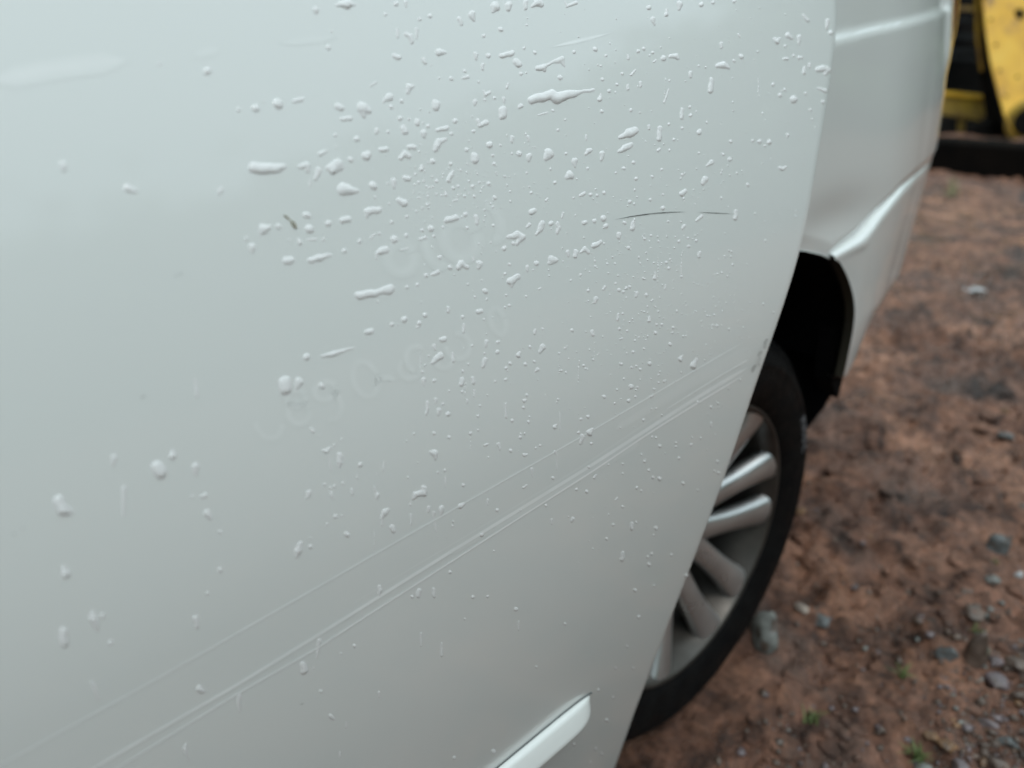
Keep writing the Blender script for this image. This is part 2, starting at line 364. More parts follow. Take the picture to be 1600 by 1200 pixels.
# bumper: Coons patch between the arch edge, the top line and its lower edge
A = _a[iA:]; nS = 80
def bump_pt(s, t):
    # s along the car, t down from the top line
    lx, lz = np.interp(t, np.linspace(0, 1, len(A)), A[:, 0]), np.interp(t, np.linspace(0, 1, len(A)), A[:, 1])
    tx = A[0, 0]+(2.0-A[0, 0])*s; tz = line_z(tx)
    bx = A[-1, 0]+(2.0-A[-1, 0])*s; bz = .50-.06*min(1, s*6)
    rx, rz = 2.0, line_z(2.0)+(.44-line_z(2.0))*t
    c00, c10, c01, c11 = A[0], (2.0, line_z(2.0)), A[-1], (2.0, .44)
    x = (1-t)*tx+t*bx+(1-s)*lx+s*rx-((1-s)*(1-t)*c00[0]+s*(1-t)*c10[0]+(1-s)*t*c01[0]+s*t*c11[0])
    z = (1-t)*tz+t*bz+(1-s)*lz+s*rz-((1-s)*(1-t)*c00[1]+s*(1-t)*c10[1]+(1-s)*t*c01[1]+s*t*c11[1])
    return x, z
rows = []
PR = .009
def bt(x, z):      # the bumper tucks in below, more so round the corner
    return float(np.interp(z, [.40,.44,.50,.592,.80], [.108,.086,.052,.022,.011]))*min(1, max(0, (x-1.12)/.22))
def yq(x, z): return yb(x, max(z, .71))+bt(x, z)
for i in range(nS+1):
    s = (i/nS)**1.4; r = []
    x, z = bump_pt(s, 0)
    pr = PR*min(1, .25+s*9)
    r += [(x, yq(x, z)+.012, z+.002), (x, yq(x, z)+.002, z+.0015)]
    for a in (30, 60, 90): r.append((x, yq(x, z)-pr*math.sin(R(a)), z-pr*(1-math.cos(R(a)))*.7))
    r.append((x, yq(x, z)-pr*1.02, z-pr*1.6))
    for t in np.linspace(.08, 1, 36):
        x, z = bump_pt(s, t)
        r.append((x, yq(x, z)-pr*(1-.35*t), z))
    x, z = bump_pt(s, 1); r.append((x, yq(x, z)+.02, z-.006)); r.append((x, yq(x, z)+.02+.08*min(1, s*5), z-.004)); rows.append(r)
lip = []
for t in np.linspace(0, 1, 41):      # inward return along the arch
    x, z = bump_pt(0, t); y = yq(x, z)-PR*.25*(1-.35*t); lip.append([(x, y, z), (x-.002, y+.006, z), (x-.003, y+.013, z-.001)])
v, f = grid(rows); bumper = part('bumper', v, f, paint)
v, f = grid(lip); part('arch_return', v, f, liner_m, bumper)
# wheel-arch liner: dark tunnel with a back wall
rows = []
for s in np.linspace(0, 1, 60):
    x, z = arch_pt(s); dx, dz = x-CX, z-CZ; L_ = math.hypot(dx, dz); q = 1.03
    y0 = yb(x, z)
    rows.append([(CX+dx*1.0, y0+.006, CZ+dz*1.0), (CX+dx*q, y0+.03, CZ+dz*q), (CX+dx*q, .83, CZ+dz*q)])
v, f = grid(rows); part('arch_liner', v, f, dark_plastic)
v = [(CX, .83, CZ)]+[(CX+(a-CX)*1.03, .83, CZ+(b_-CZ)*1.03) for a, b_ in _a]
part('inner_wall', v, [(0, i, i+1) for i in range(1, len(v)-1)], dark_plastic, smooth=False)
# mud flap behind the wheel
def slab(name, poly, ax, t, m, parent=None, bevel=0):
    """polygon (list of 3D points) thickened by vector t"""
    n = len(poly); V = [np.array(p, float) for p in poly]; V += [p+np.array(t, float) for p in V]
    F = [tuple(range(n))[::-1], tuple(range(n, 2*n))]+[(i, (i+1) % n, n+(i+1) % n, n+i) for i in range(n)]
    if parent is van or (parent is not None and parent.parent is van) or parent is None:
        o = part(name, V, F, m, parent, False)
    else: o = mesh(name, V, F, m, parent, False)
    return o
slab('mud_flap', [(1.185, y, z) for y, z in ((.452,.56),(.455,.51),(.462,.455),(.474,.415),(.500,.357),(.535,.315),(.60,.295),(.72,.29),(.72,.70),(.47,.70))], 0, (.012, 0, 0), dark_plastic)
slab('mud_flap', [(x, .452, z) for x, z in ((1.138,.575),(1.142,.52),(1.150,.48),(1.190,.44),(1.197,.50),(1.19,.57))], 0, (0, .03, 0), dark_plastic)
# underbody and far side so that the van is solid
def box(name, a, b_, m, parent=None):
    (x0, y0, z0), (x1, y1, z1) = a, b_
    V = [(x, y, z) for x in (x0, x1) for y in (y0, y1) for z in (z0, z1)]
    F = [(0,1,3,2),(4,6,7,5),(0,4,5,1),(2,3,7,6),(0,2,6,4),(1,5,7,3)]
    return part(name, V, F, m, parent, False)
box('underbody', (-1.5, .90, .26), (1.75, 1.75, .42), dark_plastic)
box('sill', (-1.5, .47, .24), (.27, .86, .42), paint)
# upper body: side glass band, roof, tail end, far side
rows = [[(x, yb(x, 1.32)+(z-1.32)*.22+.004, z) for z in (1.31, 1.5, 1.78)] for x in np.linspace(-1.2, 1.95, 40)]
v, f = grid(rows); part('side_window', v, f, glass_dark)
rows = []
for x in np.linspace(-1.3, 1.98, 34):
    y = yb(min(x, 2.0), 1.32)+.10; zz = 1.80-.06*max(0, (x-1.2))**2
    rows.append([(x, y-.006, zz-.03), (x, y+.02, zz+.03), (x, y+.12, zz+.075), (x, 1.28, zz+.11), (x, 2.56-y-.12, zz+.075), (x, 2.56-y, zz)])
v, f = grid(rows); part('roof', v, f, paint)
rows = [[(x, 2.56-yb(x, z), z) for z in (.4, .8, 1.3, 1.8)] for x in np.linspace(-1.3, 1.98, 24)]
v, f = grid(rows); part('far_side', v, f, paint)
rows = [[(2.0, y, z) for z in (.45, .9, 1.3, 1.8)] for y in np.linspace(yb(2.0, 1.0)-.02, 2.56-yb(2.0, 1.0)+.02, 10)]
v, f = grid(rows); part('tailgate', v, f, paint)
# tail lamp: a dark amber lens standing proud of the body's rear corner
amber = mat('amber_lens', (.17, .055, .015), .25, 0, .5); rows = []
for z in np.linspace(.915, 1.36, 24):
    s = min(1, (z-.915)/.10); r = []
    for k, x in enumerate(np.linspace(1.50, 1.80, 16)):
        e = math.sin(math.pi*min(1, k/15*1.0))**.5 if 0 < k < 15 else -.3
        r.append((x, yb(x, z)-.016*s*e+.001, z))
    rows.append(r)
v, f = grid(rows); part('tail_lamp', v, f, amber)

# --- rear wheel
YW = .468            # outer face of the tyre
wheel_org = (CX, YW, CZ)
def lathe(prof, n=96, y0=0, cx=0, cz=0):
    rows = []
    for i in range(n+1):
        a = 2*math.pi*i/n; rows.append([(cx+r*math.cos(a), y0+y, cz+r*math.sin(a)) for r, y in prof])
    return grid(rows)
wheel = bpy.data.objects.new('wheel', bpy.data.meshes.new('wheel')); lk(wheel, van); wheel.location = (CX-.84, YW-.6, CZ); wheel.scale = (1.015, 1, 1.015)
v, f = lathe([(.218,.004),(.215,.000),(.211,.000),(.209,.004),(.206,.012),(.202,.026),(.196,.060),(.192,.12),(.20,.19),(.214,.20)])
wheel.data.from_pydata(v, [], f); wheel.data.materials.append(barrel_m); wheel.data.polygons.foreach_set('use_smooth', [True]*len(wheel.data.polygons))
def wp(name, v, f, m, smooth=True): return mesh(name, v, f, m, wheel, smooth)
v, f = lathe([(.214,.006),(.221,-.001),(.236,-.006),(.250,-.010),(.262,-.0115),(.272,-.010),(.276,-.0115),(.280,-.0105),(.290,-.004),(.300,.006),(.308,.020),(.3125,.036),(.315,.06),(.315,.15),(.311,.175),(.295,.20),(.25,.215),(.215,.20)], 120)
wp('tyre', v, f, tyre_m)
# shoulder tread blocks
V = []; F = []
for i in range(78):
    a0 = 2*math.pi*(i+.12)/78; a1 = 2*math.pi*(i+.80)/78
    for (r0, y0), (r1, y1) in (((.297,.0015),(.3185,.052)), ((.312,.060),(.3185,.098)), ((.312,.106),(.3185,.15))):
        prof = [(r0, y0), (.5*(r0+r1)+.006, .5*(y0+y1)-.010 if r0 < .3 else y0+.003), (r1, y1)] if r0 < .3 else [(r0-.002, y0), (r1, y0+.002), (r1, y1)]
        b0 = len(V); sk = (y0-.03)*.8
        for r, y in prof:
            for a in (a0+sk, a1+sk): V.append((r*math.cos(a), y, r*math.sin(a)))
        for r, y in prof:
            for a in (a0+sk, a1+sk): V.append(((r-.009)*math.cos(a), y+.003, (r-.009)*math.sin(a)))
        F += [(b0, b0+1, b0+3, b0+2), (b0+2, b0+3, b0+5, b0+4), (b0, b0+2, b0+8, b0+6), (b0+2, b0+4, b0+10, b0+8), (b0+1, b0+7, b0+9, b0+3), (b0+3, b0+9, b0+11, b0+5), (b0, b0+6, b0+7, b0+1), (b0+4, b0+5, b0+11, b0+10)]
tag(wp('tread', V, F, tyre_m, False), kind='stuff')
v, f = lathe([(0,.09),(.16,.095),(.165,.13)], 64); wp('brake_disc', v, f, dark_plastic)
v, f = lathe([(.0,.030),(.022,.030),(.028,.034),(.030,.042),(.045,.046),(.052,.056),(.052,.09)], 48); wp('hub', v, f, alloy)
# twelve spokes in six pairs
def spoke(ang, side):
    rows = []
    for s in np.linspace(0, 1, 14):
        r = .045+.163*s; off = side*(.019+.026*s**.8)
        yy = .046-.040*s**1.1        # slightly dished
        w = .0235-.004*math.sin(math.pi*s)+.006*s**4
        c = []
        for a in np.linspace(0, 360, 13)[:-1]:
            dx = w*math.copysign(abs(math.cos(R(a)))**.7, math.cos(R(a))); dy = -.016*math.copysign(abs(math.sin(R(a)))**.8, math.sin(R(a)))
            t = off+dx; ca, sa = math.cos(ang), math.sin(ang)
            c.append((r*ca-t*sa, yy+.012+dy, r*sa+t*ca))
        c.append(c[0]); rows.append(c)
    v, f = grid(rows); return wp('spoke', v, f, alloy)
for k in range(6):
    for sd in (-1, 1): spoke(R(3+k*60), sd)
for k in range(5):
    a = 2*math.pi*k/5+.3; v, f = lathe([(0,.036),(.007,.036),(.009,.040),(.009,.06)], 10, 0, .038*math.cos(a), .038*math.sin(a)); wp('wheel_nut', v, f, dark_plastic)
# worn raised characters on the sidewall
def sidewall_text():
    lm = mat('sidewall_lettering', (.13, .13, .14), .6)
    for i, ch in enumerate('MMOC'):
        a = R(28-i*4.3); cu = bpy.data.curves.new('t', 'FONT'); cu.body = ch; cu.size = .020; cu.extrude = .0006; cu.align_x = 'CENTER'; cu.resolution_u = 3
        t = bpy.data.objects.new('t', cu); sc.collection.objects.link(t); bpy.context.view_layer.update()
        me = bpy.data.meshes.new_from_object(t); bpy.data.objects.remove(t)
        M = Matrix.Translation((.262*math.cos(a), -.0125, .262*math.sin(a))) @ Matrix.Rotation(-(a-R(90)), 4, 'Y') @ Matrix.Rotation(R(90), 4, 'X')
        me.transform(M); me.materials.clear(); me.materials.append(lm); lk(bpy.data.objects.new('raised_character', me), wheel)
sidewall_text()

# ---------------------------------------------------------------- water drops on the door
DROPS = """493 15 5 494 19 3;527 8 2.5 542 6 8 555 8 2;602 22 3;656 30 3;672 25 3.5;718 30 4 721 38 2.5;737 22 6 740 31 3;774 11 8 770 18 3;619 6 4;634 3 3 634 10 1.5;634 53 3 641 56 4 644 66 3;651 46 3 651 60 1.5;621 47 2.5 621 58 2;616 87 4 623 90 4;661 92 3 664 98 3;674 102 1.5;686 81 6 696 83 2;743 85 4 744 92 2;763 87 4;754 101 3 754 108 2;726 111 3;723 122 2 731 120 3;705 123 3.5;686 122 2;513 74 4;519 49 2;579 134 1.5 587 129 2;637 145 3 639 136 5 646 134 2.5;609 151 6 599 159 2;627 158 3.5;611 167 3.5;527 166 5 533 169 5;534 186 3 547 185 4;569 180 4 566 168 9 577 174 4;681 162 6.5 681 167 6;742 159 4 742 164 2;756 143 2 759 148 3 765 144 2.5;757 156 2.5;773 153 2.5;652 189 4 652 193 4;639 186 2.5;625 185 4;711 189 4;747 188 3.5 750 196 3.5 760 191 4;740 205 3;738 182 1.5;630 200 5 633 206 5;589 203 3.5 588 207 3;606 206 3;662 208 5.5 662 213 3;669 197 3;683 203 3 698 200 4;705 209 3;524 211 3;557 217 4.5;501 240 4 510 236 2;548 249 4.5;572 244 7 575 241 6;595 234 4 604 233 4;640 229.5 4 647 230 4;627 246 4 633 240 5 639 244 4;681 234 4 682 228 5 686 221 5 696 218 3;676 252 4.5;659 264 4 659 260 3;649 272 2.5;742 244 6 742 250 6;729 234 3.5;765 226 5.5;733 220 1.5;513 262 5 527 256 8 521 265 7 534 262 4;498 266 5 493 280 3;536 296 10 544 296 8 558 299 3;583 290 6.5;615 283 5 616 293 2.5;633 278 4.5 639 279 4;606 287 2;586 308 2;701 282 3.5 704 274 4 708 268 2;704 256 3;624 313 5 631 317 6;653 309 1.5 658 309 1;572 339 2 575 330 6 592 328 5;535 344 5 545 342 5;513 349 5;634 339 2 637 338 2;608 319 2;698 344 5 713 340 5;727 335 4;744 339 4 745 349 3;730 356 3;692 355 2.5;771 352 2.5;757 328 2;673 357 5;660 360 3;616 374 6;635 368 3.5;656 374 2.5 665 371 3;678 369 2.5;579 373 1.5 585 366 2;593 365 2.5;562 377 3.5;626 391 1.5 638 387 1.5;603 390 6 596 392 6 588 396 2 588 403 2;538 392 4;772 256 3;773 309 3.5;763 287 3.5;766 318 2;770 323 2.5;662 283 2;682 283 3;666 291 2;671 293 2;676 292 2;682 303 2;690 305 2;697 304 3;716 291 2.5;708 294 3;725 307 2;708 314 1.5 715 312 1.5;738 291 3;720 266 2;730 256 1.5;675 276 2;692 277 1.5;654 285 2.5;667 320 2.5;660 325 2;651 330 2;669 307 2;733 302 1.5;741 307 2.5;755 291 1.5;749 285 2;770 243 2.5;612 347 3;657 226 1.5;748 381 2;767 379 1.5;397 262 9 416 264 8.5 435 262 7 445 261 4;469 260 4 479 258 5 481 267 3;484 282 1.5 484 291 1.5;525 230 2;412 357 8 420 355 4 408 364 3;435 354 4.5;478 336 5 483 337 4;483 358 7;469 379 4 466 374 2;480 375 1.5 494 374 2;505 374 2.5;394 386 6 394 393 3;452 375 2;447 407 6 454 407 6;484 407 4 499 403 5.5 516 398 2.5;385 373 3;373 171 3.5;400 169 6;434 162 8;412 158 2;459 158 3 472 155 3.5;98 257 5 100 264 4;199 294 6 213 299 3;324 111 6;345 296 4 343 301 3;249 100 3;795 8 6 794 14 4;821 3 4 821 13 3;832 9 3 840 4 7 845 7 5;883 3 1.5 886 10 2 900 4 3;782 46 4;756 56 3;823 39 2;819 75 2.5;836 82 3;784 87 4 800 83 4.5;806 96 5 811 101 5;840 107 4 849 105 5 851 110 3 849 105 3 861 98 2 877 93 5 881 103 2;814 115 3;875 121 4;831 156 6.5 847 152 7 862 148 8 868 153 9 881 150 8 896 146 6 908 144 3 926 140 3;792 137 2 794 131 2;748 128 2;787 154 3 788 160 1.5;786 172 6.5 785 181 6;814 165 3.5 811 168 2.5;939 147 1.5 937 155 4;952 142 3;981 133 2 981 139 2.5;964 132 2.5;1001 129 2.5 1001 135 2;993 109 1.5 990 113 2 986 117 2;972 115 2.5;939 103 2;947 87 2.5;981 87 2 982 92 2;997 80 3;1006 76 3;941 124 3;940 174 3;986 172 3;930 77 4;897 81 3;864 173 2.5;840 180 1 855 176 1.5;883 187 2;872 203 2.5;992 204 6 983 208 7 969 214 3;1014 197 2.5 1014 201 2;1014 12 4;800 215 3.5 800 222 2;825 214 3 826 220 1.5;916 212 2 916 218 1.5;782 227 2;811 240 4.5;827 244 5 826 250 3;858 240 8 852 248 4;898 251 5 898 259 2.5;890 274 7 886 277 4;923 234 3 919 236 4 916 240 3;941 240 4.5 940 249 2.5;986 226 4 975 232 5 966 237 2;867 285 3;918 263 2.5;975 263 3;990 254 3;962 270 2;797 299 2;830 301 2.5;896 309 2;906 306 2 913 302 3;923 304 3;933 305 2.5;944 301 3;853 313 2 856 310 1.5;984 315 3;994 279 3;884 240 2.5;800 240 2;836 230 1.5;823 270 2;1062 6 5 1061 14 2.5;1042 15 2 1041 23 3.5;1020 30 4 1022 38 2;1096 7 4;1114 4 3;1147 2 3;1255 24 2.5 1262 32 3;1293 33 4 1292 44 2;1298 51 4;1210 60 2.5 1214 65 4 1218 60 2;1231 55 4.5 1237 59 3;1249 58 4 1248 68 2;1227 72 2.5;1154 54 2 1156 58 1.5;1127 68 3 1127 74 2;1225 92 2.5 1230 91.6 2.5;1240 87 2.5;1248 90 3 1254 90 2;1158 88 4;1037 91 4.5;1047 88 3 1056 87 4 1059 91 3;1021 97 1.5 1025 94 1.5;1020 82 2.5;1122 103 4 1130 101 5.5 1138 106 3;1147 95 2.5;1079 114 3.5 1079 120 2.5;1092 103 2;1112 124 3.5 1110 142 4;1257 106 2.5 1256 114 3;1265 100 2.5 1265 105 2;1278 109 4.5 1286 106 5 1294 109 4.5 1289 115 3;1278 138 2 1290 142 3;1286 159 3;1240 155 6;1219 149 3.5;1226 140 2.5;1208 132 3;1259 146 2.5;1266 172 2.5;1269 186 2;1066 171 3 1065 184 3;1078 167 2.5;1079 180 3;1066 200 2.5;1031 200 4 1030 217 4;1053 218 2.5;1092 207 4 1094 204 3;1045 194 2.5;1088 174 1.5;1045 140 1.5 1038 160 1.5;1046 126 2;1231 211 3;1142 221 3;1176 220 2.5;1187 221 3.5;1202 222 4;1195 228 2;1028 235 2.5 1031 233 2;1092 239 2;1105 259 2 1112 253 4;1130 241 2.5;1140 249 3.5;1102 280 5 1098 287 3;1065 303 4 1070 299 4;1034 265 2.5;1019 276 2.5;1066 273 2.5;1168 289 3;1016 312 2.5;1036 304 2;1036 325 3.5;1044 346 2;1088 345 2 1096 338 3;1069 353 3 1066 357 2;1150 330 3 1149 341 3.5;1218 262 2.5 1222 264 3 1228 261 2;1007 373 2.5;1017 368 2;1029 377 2;1061 377 2.5;1075 372 2;1088 376 2.5;1076 385 2.5;1093 395 3 1092 401 2.5;831 331 5 835 329 4;827 351 3 825 354 2;847 350 5 844 358 4.5 838 366 2;861 349 4;871 349 3 873 355 3.5 871 364 2.5;912 348 3.5 915 347 3;929 345 3.5;943 341 5;947 353 4;976 348 3;990 347 3 988 357 4;967 366 4 967 371 3;792 371 2.5 808 367 6 815 370 6 808 381 3;802 380 3;788 388 4;887 394 3.5 888 400 2;900 393 4 899 400 3.5;907 394 2 914 389 4 919 394 3;928 384 4.5 939 378 3;862 405 6 868 407 4 858 411 3;838 411 4;824 417 3 824 423 2;833 422 1.5;808 433 5.5 797 440 5.5 799 447 2.5;789 428 2.5;919 454 2.5;931 467 4 930 473 2;1024 426 1.5 1023 435 3;982 387 3;880 333 2 878 340 1.5;842 452 1.5 845 450 1.5;822 463 2;791 461 2;892 438 2;907 429 2;949 412 2;961 412 2;930 416 2;796 413 2.5;966 491 2 965 500 2;1015 495 1.5 1014 501 3;995 458 3 994 463 2;1010 461 3;967 453 3;974 456 2.5;979 450 2.5;984 448 2.5;962 443 2;945 448 2.5 943 452 2;1040 446 2 1039 452 1.5;1041 410 2.5;1047 405 2;1045 419 2.5;1065 432 2.5;836 516 2.5 835 521 2;848 514 2;894 516 3;925 518 3 926 523 3;968 514 2.5;980 517 2;1024 520 3;1026 507 2;1034 507 2.5;560 462 6 582 458 6 594 456 5 609 452 8;590 471 2;721 412 6 716 418 4 721 412 5 730 417 3.5;703 418 4;749 412 5.5 748 418 3;739 402 2 740 408 1.5;687 402 3.5;666 430 3.5;673 430 1.5 684 425 4;652 445 3;636 449 3;758 455 4.5;700 481 3 700 487 2.5;746 487 3.5 752 486 3.5;664 492 4;753 438 1.5;731 444 2;742 464 2;796 477 2.5;789 480 2;632 499 5;655 505 4;651 512 1.5 656 509 1.5;723 495 3;725 507 2 724 519 2.5;756 499 2;690 531 4 695 529 4;678 540 3 680 546 2;688 556 6 682 560 4.5 676 567 3;707 552 2.5 708 564 3;670 556 2;760 534 3.5 759 541 2;777 535 2.5 780 534 2;777 550 3.5;757 552 2;758 562 4 754 573 2.5;660 581 2.5;662 593 4 662 603 1.5;678 595 3;722 593 4 721 600 4;723 580 2.5;739 591 3 740 598 3;741 610 2 741 619 1.5;730 625 2 730 629 1.5;722 612 2.5;791 575 3;797 568 3;790 593 2.5;774 596 2;812 551 2.5 810 555 4;821 569 3;835 565 2.5;840 577 3 837 580 2;848 542 5 844 549 3;828 542 2.5;874 552 2;883 544 2;912 571 2.5;915 576 2;681 624 3 681 630 1.5;692 631 2.5;668 629 3 668 638 3 666 647 2;686 641 4 685 648 2;700 647 4;702 611 2;750 634 2;747 650 2.5;790 631 2 790 640 1.5 791 652 2;823 617 2.5;819 626 3 822 625 2;818 637 2.5;800 657 3;826 659 2.5;867 667 3.5 869 664 2;875 644 1 875 671 1;678 677 3;702 683 3;735 677 3;813 683 3;908 655 2.5;919 651 3;732 569 2;738 540 2.5;872 624 2;877 579 2;884 582 2;973 490 2;1047 538 3;1052 512 2.5;1051 520 2;972 529 2;989 550 2.5;934 555 1.5;927 562 2;1006 545 2;992 532 2;998 527 1.5;1009 531 1.5;1015 568 3.5;971 569 2.5;987 574 2;994 572 2;1000 577 2.5;975 592 2;986 604 4;996 605 2;964 609 2;944 620 3;982 626 3;993 620 2;1029 586 2;1029 598 2;1022 608 2;1017 592 1.5;1063 561 4 1065 558 2.5;1083 572 5 1088 561 2.5;1120 509 2.5;1114 508 2;1017 620 2 1020 618 2;959 655 1.5;921 676 5 925 671 3;910 682 4 907 693 2.5;904 676 2.5;1018 639 2;1025 638 2;1005 656 2.5;969 668 2;924 693 2.5;1090 628 2.5;1111 636 2.5;1122 630 2;1019 683 2;1025 684 2;1031 697 3;1056 692 2;1056 698 2;1080 695 2.5;1111 661 2 1111 667 1.5;486 670 2.5 489 674 3;505 704 2.5 510 705 3.5 515 700 2.5;514 713 1 517 734 1.5;531 712 5 531 722 4.5 530 729 2.5;563 726 4;558 741 1 558 747 1.5;483 770 4.5 479 778 2;534 687 2;522 695 2;498 681 1.5;516 762 2;522 760 2.5;516 767 1.5 518 772 3 520 780 1.5;550 765 2.5 550 772 2;536 755 2.5;507 757 2.5;585 761 1.5 587 770 1;590 773 4 588 779 2;673 707 3 679 708 6 680 716 3;662 763 5 662 770 5.5 650 772 4.5 645 779 2.5;642 785 1 641 789 1.5;606 796 3 601 801 5.5 596 810 2 597 821 1.5;613 824 4.5 614 829 4;542 835 4.5;524 807 3.5;534 806 2;470 849 4 465 861 6 464 870 3;485 854 3.5;486 841 1.5;670 793 3 669 799 2;690 795 5 688 804 2.5;678 801 2.5 678 810 1 682 831 1;719 791 4 725 787 2.5;642 804 2 642 819 1.5;695 735 2.5;696 746 2 696 761 1;724 758 3;684 738 2;600 722 1.5 599 735 1.5;708 815 2;707 822 2;511 819 2;747 672 2;757 696 2 762 694 2;779 694 3 781 702 2;798 704 3;819 711 3 824 710 1.5;837 700 2;844 696 2;867 706 2.5 870 711 1 870 734 1;831 733 2.5 832 745 1;864 747 3;762 781 2 762 788 1.5;777 797 3;931 743 2 928 747 2;920 730 3;917 768 3;901 765 2.5;853 790 2.5;862 812 2 862 818 1.5;895 811 3.5 893 815 2;813 797 2.5;753 835 4;818 762 2 823 758 1.5;772 861 2;948 842 2.5;973 725 2;951 726 2;1002 710 2;1014 735 2.5;1030 748 3.5;1020 746 2.5;1061 716 2.5;1007 721 2.5;1067 755 3;1121 721 2.5;1123 739 2.5;1116 736 2;995 762 2.5;1002 767 2;973 740 2;987 818 3 987 826 3;994 816 2;1025 825 3.5;1021 836 2;973 864 3 972 874 3.5;973 792 2.5;962 781 1.5 965 778 1.5;958 820 2.5;1018 865 2.5;1012 870 2.5;1014 882 3.5;1049 867 2.5;593 917 3.5 594 922 4 593 930 2;644 932 3;655 923 4 653 932 3;678 921 3 678 932 2.5;739 933 3;762 932 2.5;806 952 3.5;810 971 1.5 810 984 1.5;703 894 3;726 967 2;554 1009 3;658 990 2 658 1009 1.5;690 1005 1.5 690 1024 2.5;564 953 1 567 964 1;838 1042 2;474 1038 5 475 1048 5.5;499 1001 3.5 495 1027 1.5;490 1044 1.5;533 1021 2;501 1080 3;517 1119 4 522 1125 1.5;541 1129 1.5 541 1137 1.5;592 1082 2.5 592 1089 1.5;710 1184 3;771 1174 4;935 1078 2.5;958 1090 2;948 1125 3;885 1157 3;864 1176 3;897 1163 2.5;992 922 3;998 964 3;883 975 2.5;1022 915 2;1072 899 3;980 1010 2;990 1044 2;962 1044 2;931 1170 2;940 1178 2;923 1192 2;531 1176 2 531 1182 1.5;92 783 9 98 796 10 110 800 4;245 728 9 251 738 10;269 704 2 270 712 6;306 730 6.5 305 743 2;323 802 6 329 809 3.5;315 776 3 320 774 4;300 776 2.5;178 715 5 177 727 2;194 763 4 193 806 1.5;100 885 3 102 896 7;144 956 3 146 966 7 154 989 1;160 962 4;99 987 7 100 1005 6;173 1004 4;306 966 5 308 980 3;312 1077 6 318 1080 3;144 1067 3 148 1075 3 153 1093 2;374 1087 4 373 1100 3 375 1112 1.5;291 1163 2 289 1170 4 296 1190 1;344 890 4;344 831 3;324 927 3;446 598 10.5 446 606 10.5;467 597 7 464 607 2.5;503 603 5;479 558 5.5;502 557 2 520 553 4 540 547 3 555 543 1;574 519 4.5 580 517 4.5;612 507 3.5;305 594 2 308 619 2.5"""
drops = [[float(q) for q in l.split()] for l in DROPS.strip().split(';')]
drops = [np.array(d).reshape(-1, 3) for d in drops]
def drop_field(ch, seed):
    r = ch[:, 2]; big = r.max(); x0, x1 = ch[:, 0].min()-big*1.5, ch[:, 0].max()+big*1.5
    y0, y1 = ch[:, 1].min()-big*1.5, ch[:, 1].max()+big*1.5
    c = max(.38, min(r.min()/2.2, big/4.5)); c = max(c, math.sqrt((x1-x0)*(y1-y0)/2600))
    X, Y = np.meshgrid(np.arange(x0, x1+c, c), np.arange(y0, y1+c, c))
    rr = np.random.default_rng(seed); ph = rr.uniform(0, 6.28, 6); k = 2.1/big; am = .085*big
    Xw = X+am*(np.sin(k*Y+ph[0])+.5*np.sin(2.3*k*X+ph[1])); Yw = Y+am*(np.sin(k*X*1.1+ph[2])+.5*np.sin(2.1*k*Y+ph[3]))
    segs = [(ch[0], ch[0])] if len(ch) == 1 else [(ch[i], ch[i+1]) for i in range(len(ch)-1)]
    pos = np.zeros_like(X); neg = np.full_like(X, -9.)
    for a, b_ in segs:
        d = b_[:2]-a[:2]; l2 = max(d@d, 1e-9)
        t = np.clip(((Xw-a[0])*d[0]+(Yw-a[1])*d[1])/l2, 0, 1)
        rad = a[2]+(b_[2]-a[2])*t; q2 = ((Xw-a[0]-t*d[0])**2+(Yw-a[1]-t*d[1])**2)/rad**2
        p = np.clip(1-q2, 0, 1)**.7*rad; pos += p**5; neg = np.maximum(neg, rad*(1-q2))
    h = np.where(pos > 0, pos**.2, neg*.5)
    h = np.maximum(h, -.9*big)
    # gravity fattens the lower side
    h = np.where(h > 0, h*(1+.22*np.clip((Y-ch[:, 1].mean())/big, -1, 1)), h)
    return X, Y, h, c
def drop_mesh(ch, seed, k=.29):
    X, Y, h, c = drop_field(ch, seed); ok = h > -.45*ch[:, 2].min()-.25
    n, m = X.shape; V = []; F = []; idx = -np.ones((n, m), int)
    for i in range(n-1):
        for j in range(m-1):
            if ok[i, j] and ok[i+1, j] and ok[i, j+1] and ok[i+1, j+1]:
                q = []
                for a, b_ in ((i, j), (i+1, j), (i+1, j+1), (i, j+1)):
                    if idx[a, b_] < 0:
                        p = door_hit(X[a, b_], Y[a, b_]); sc_ = np.linalg.norm(p-(0, 0, CAM_H))/1250.
                        idx[a, b_] = len(V); V.append(p+door_n(p[0], p[2])*h[a, b_]*k*sc_)
                    q.append(idx[a, b_])
                F.append(q)
    return V, F
def area(ch):
    s = ch[:, 2].max()**2*3.14
    for i in range(len(ch)-1): s += math.hypot(*(ch[i+1, :2]-ch[i, :2]))*(ch[i, 2]+ch[i+1, 2])
    return s
def extent(ch):
    w = (ch[:, 0]+ch[:, 2]).max()-(ch[:, 0]-ch[:, 2]).min(); h = (ch[:, 1]+ch[:, 2]).max()-(ch[:, 1]-ch[:, 2]).min(); return w, h
drops.sort(key=area, reverse=True)
NI = 290
indiv, fine = drops[:NI], drops[NI:]
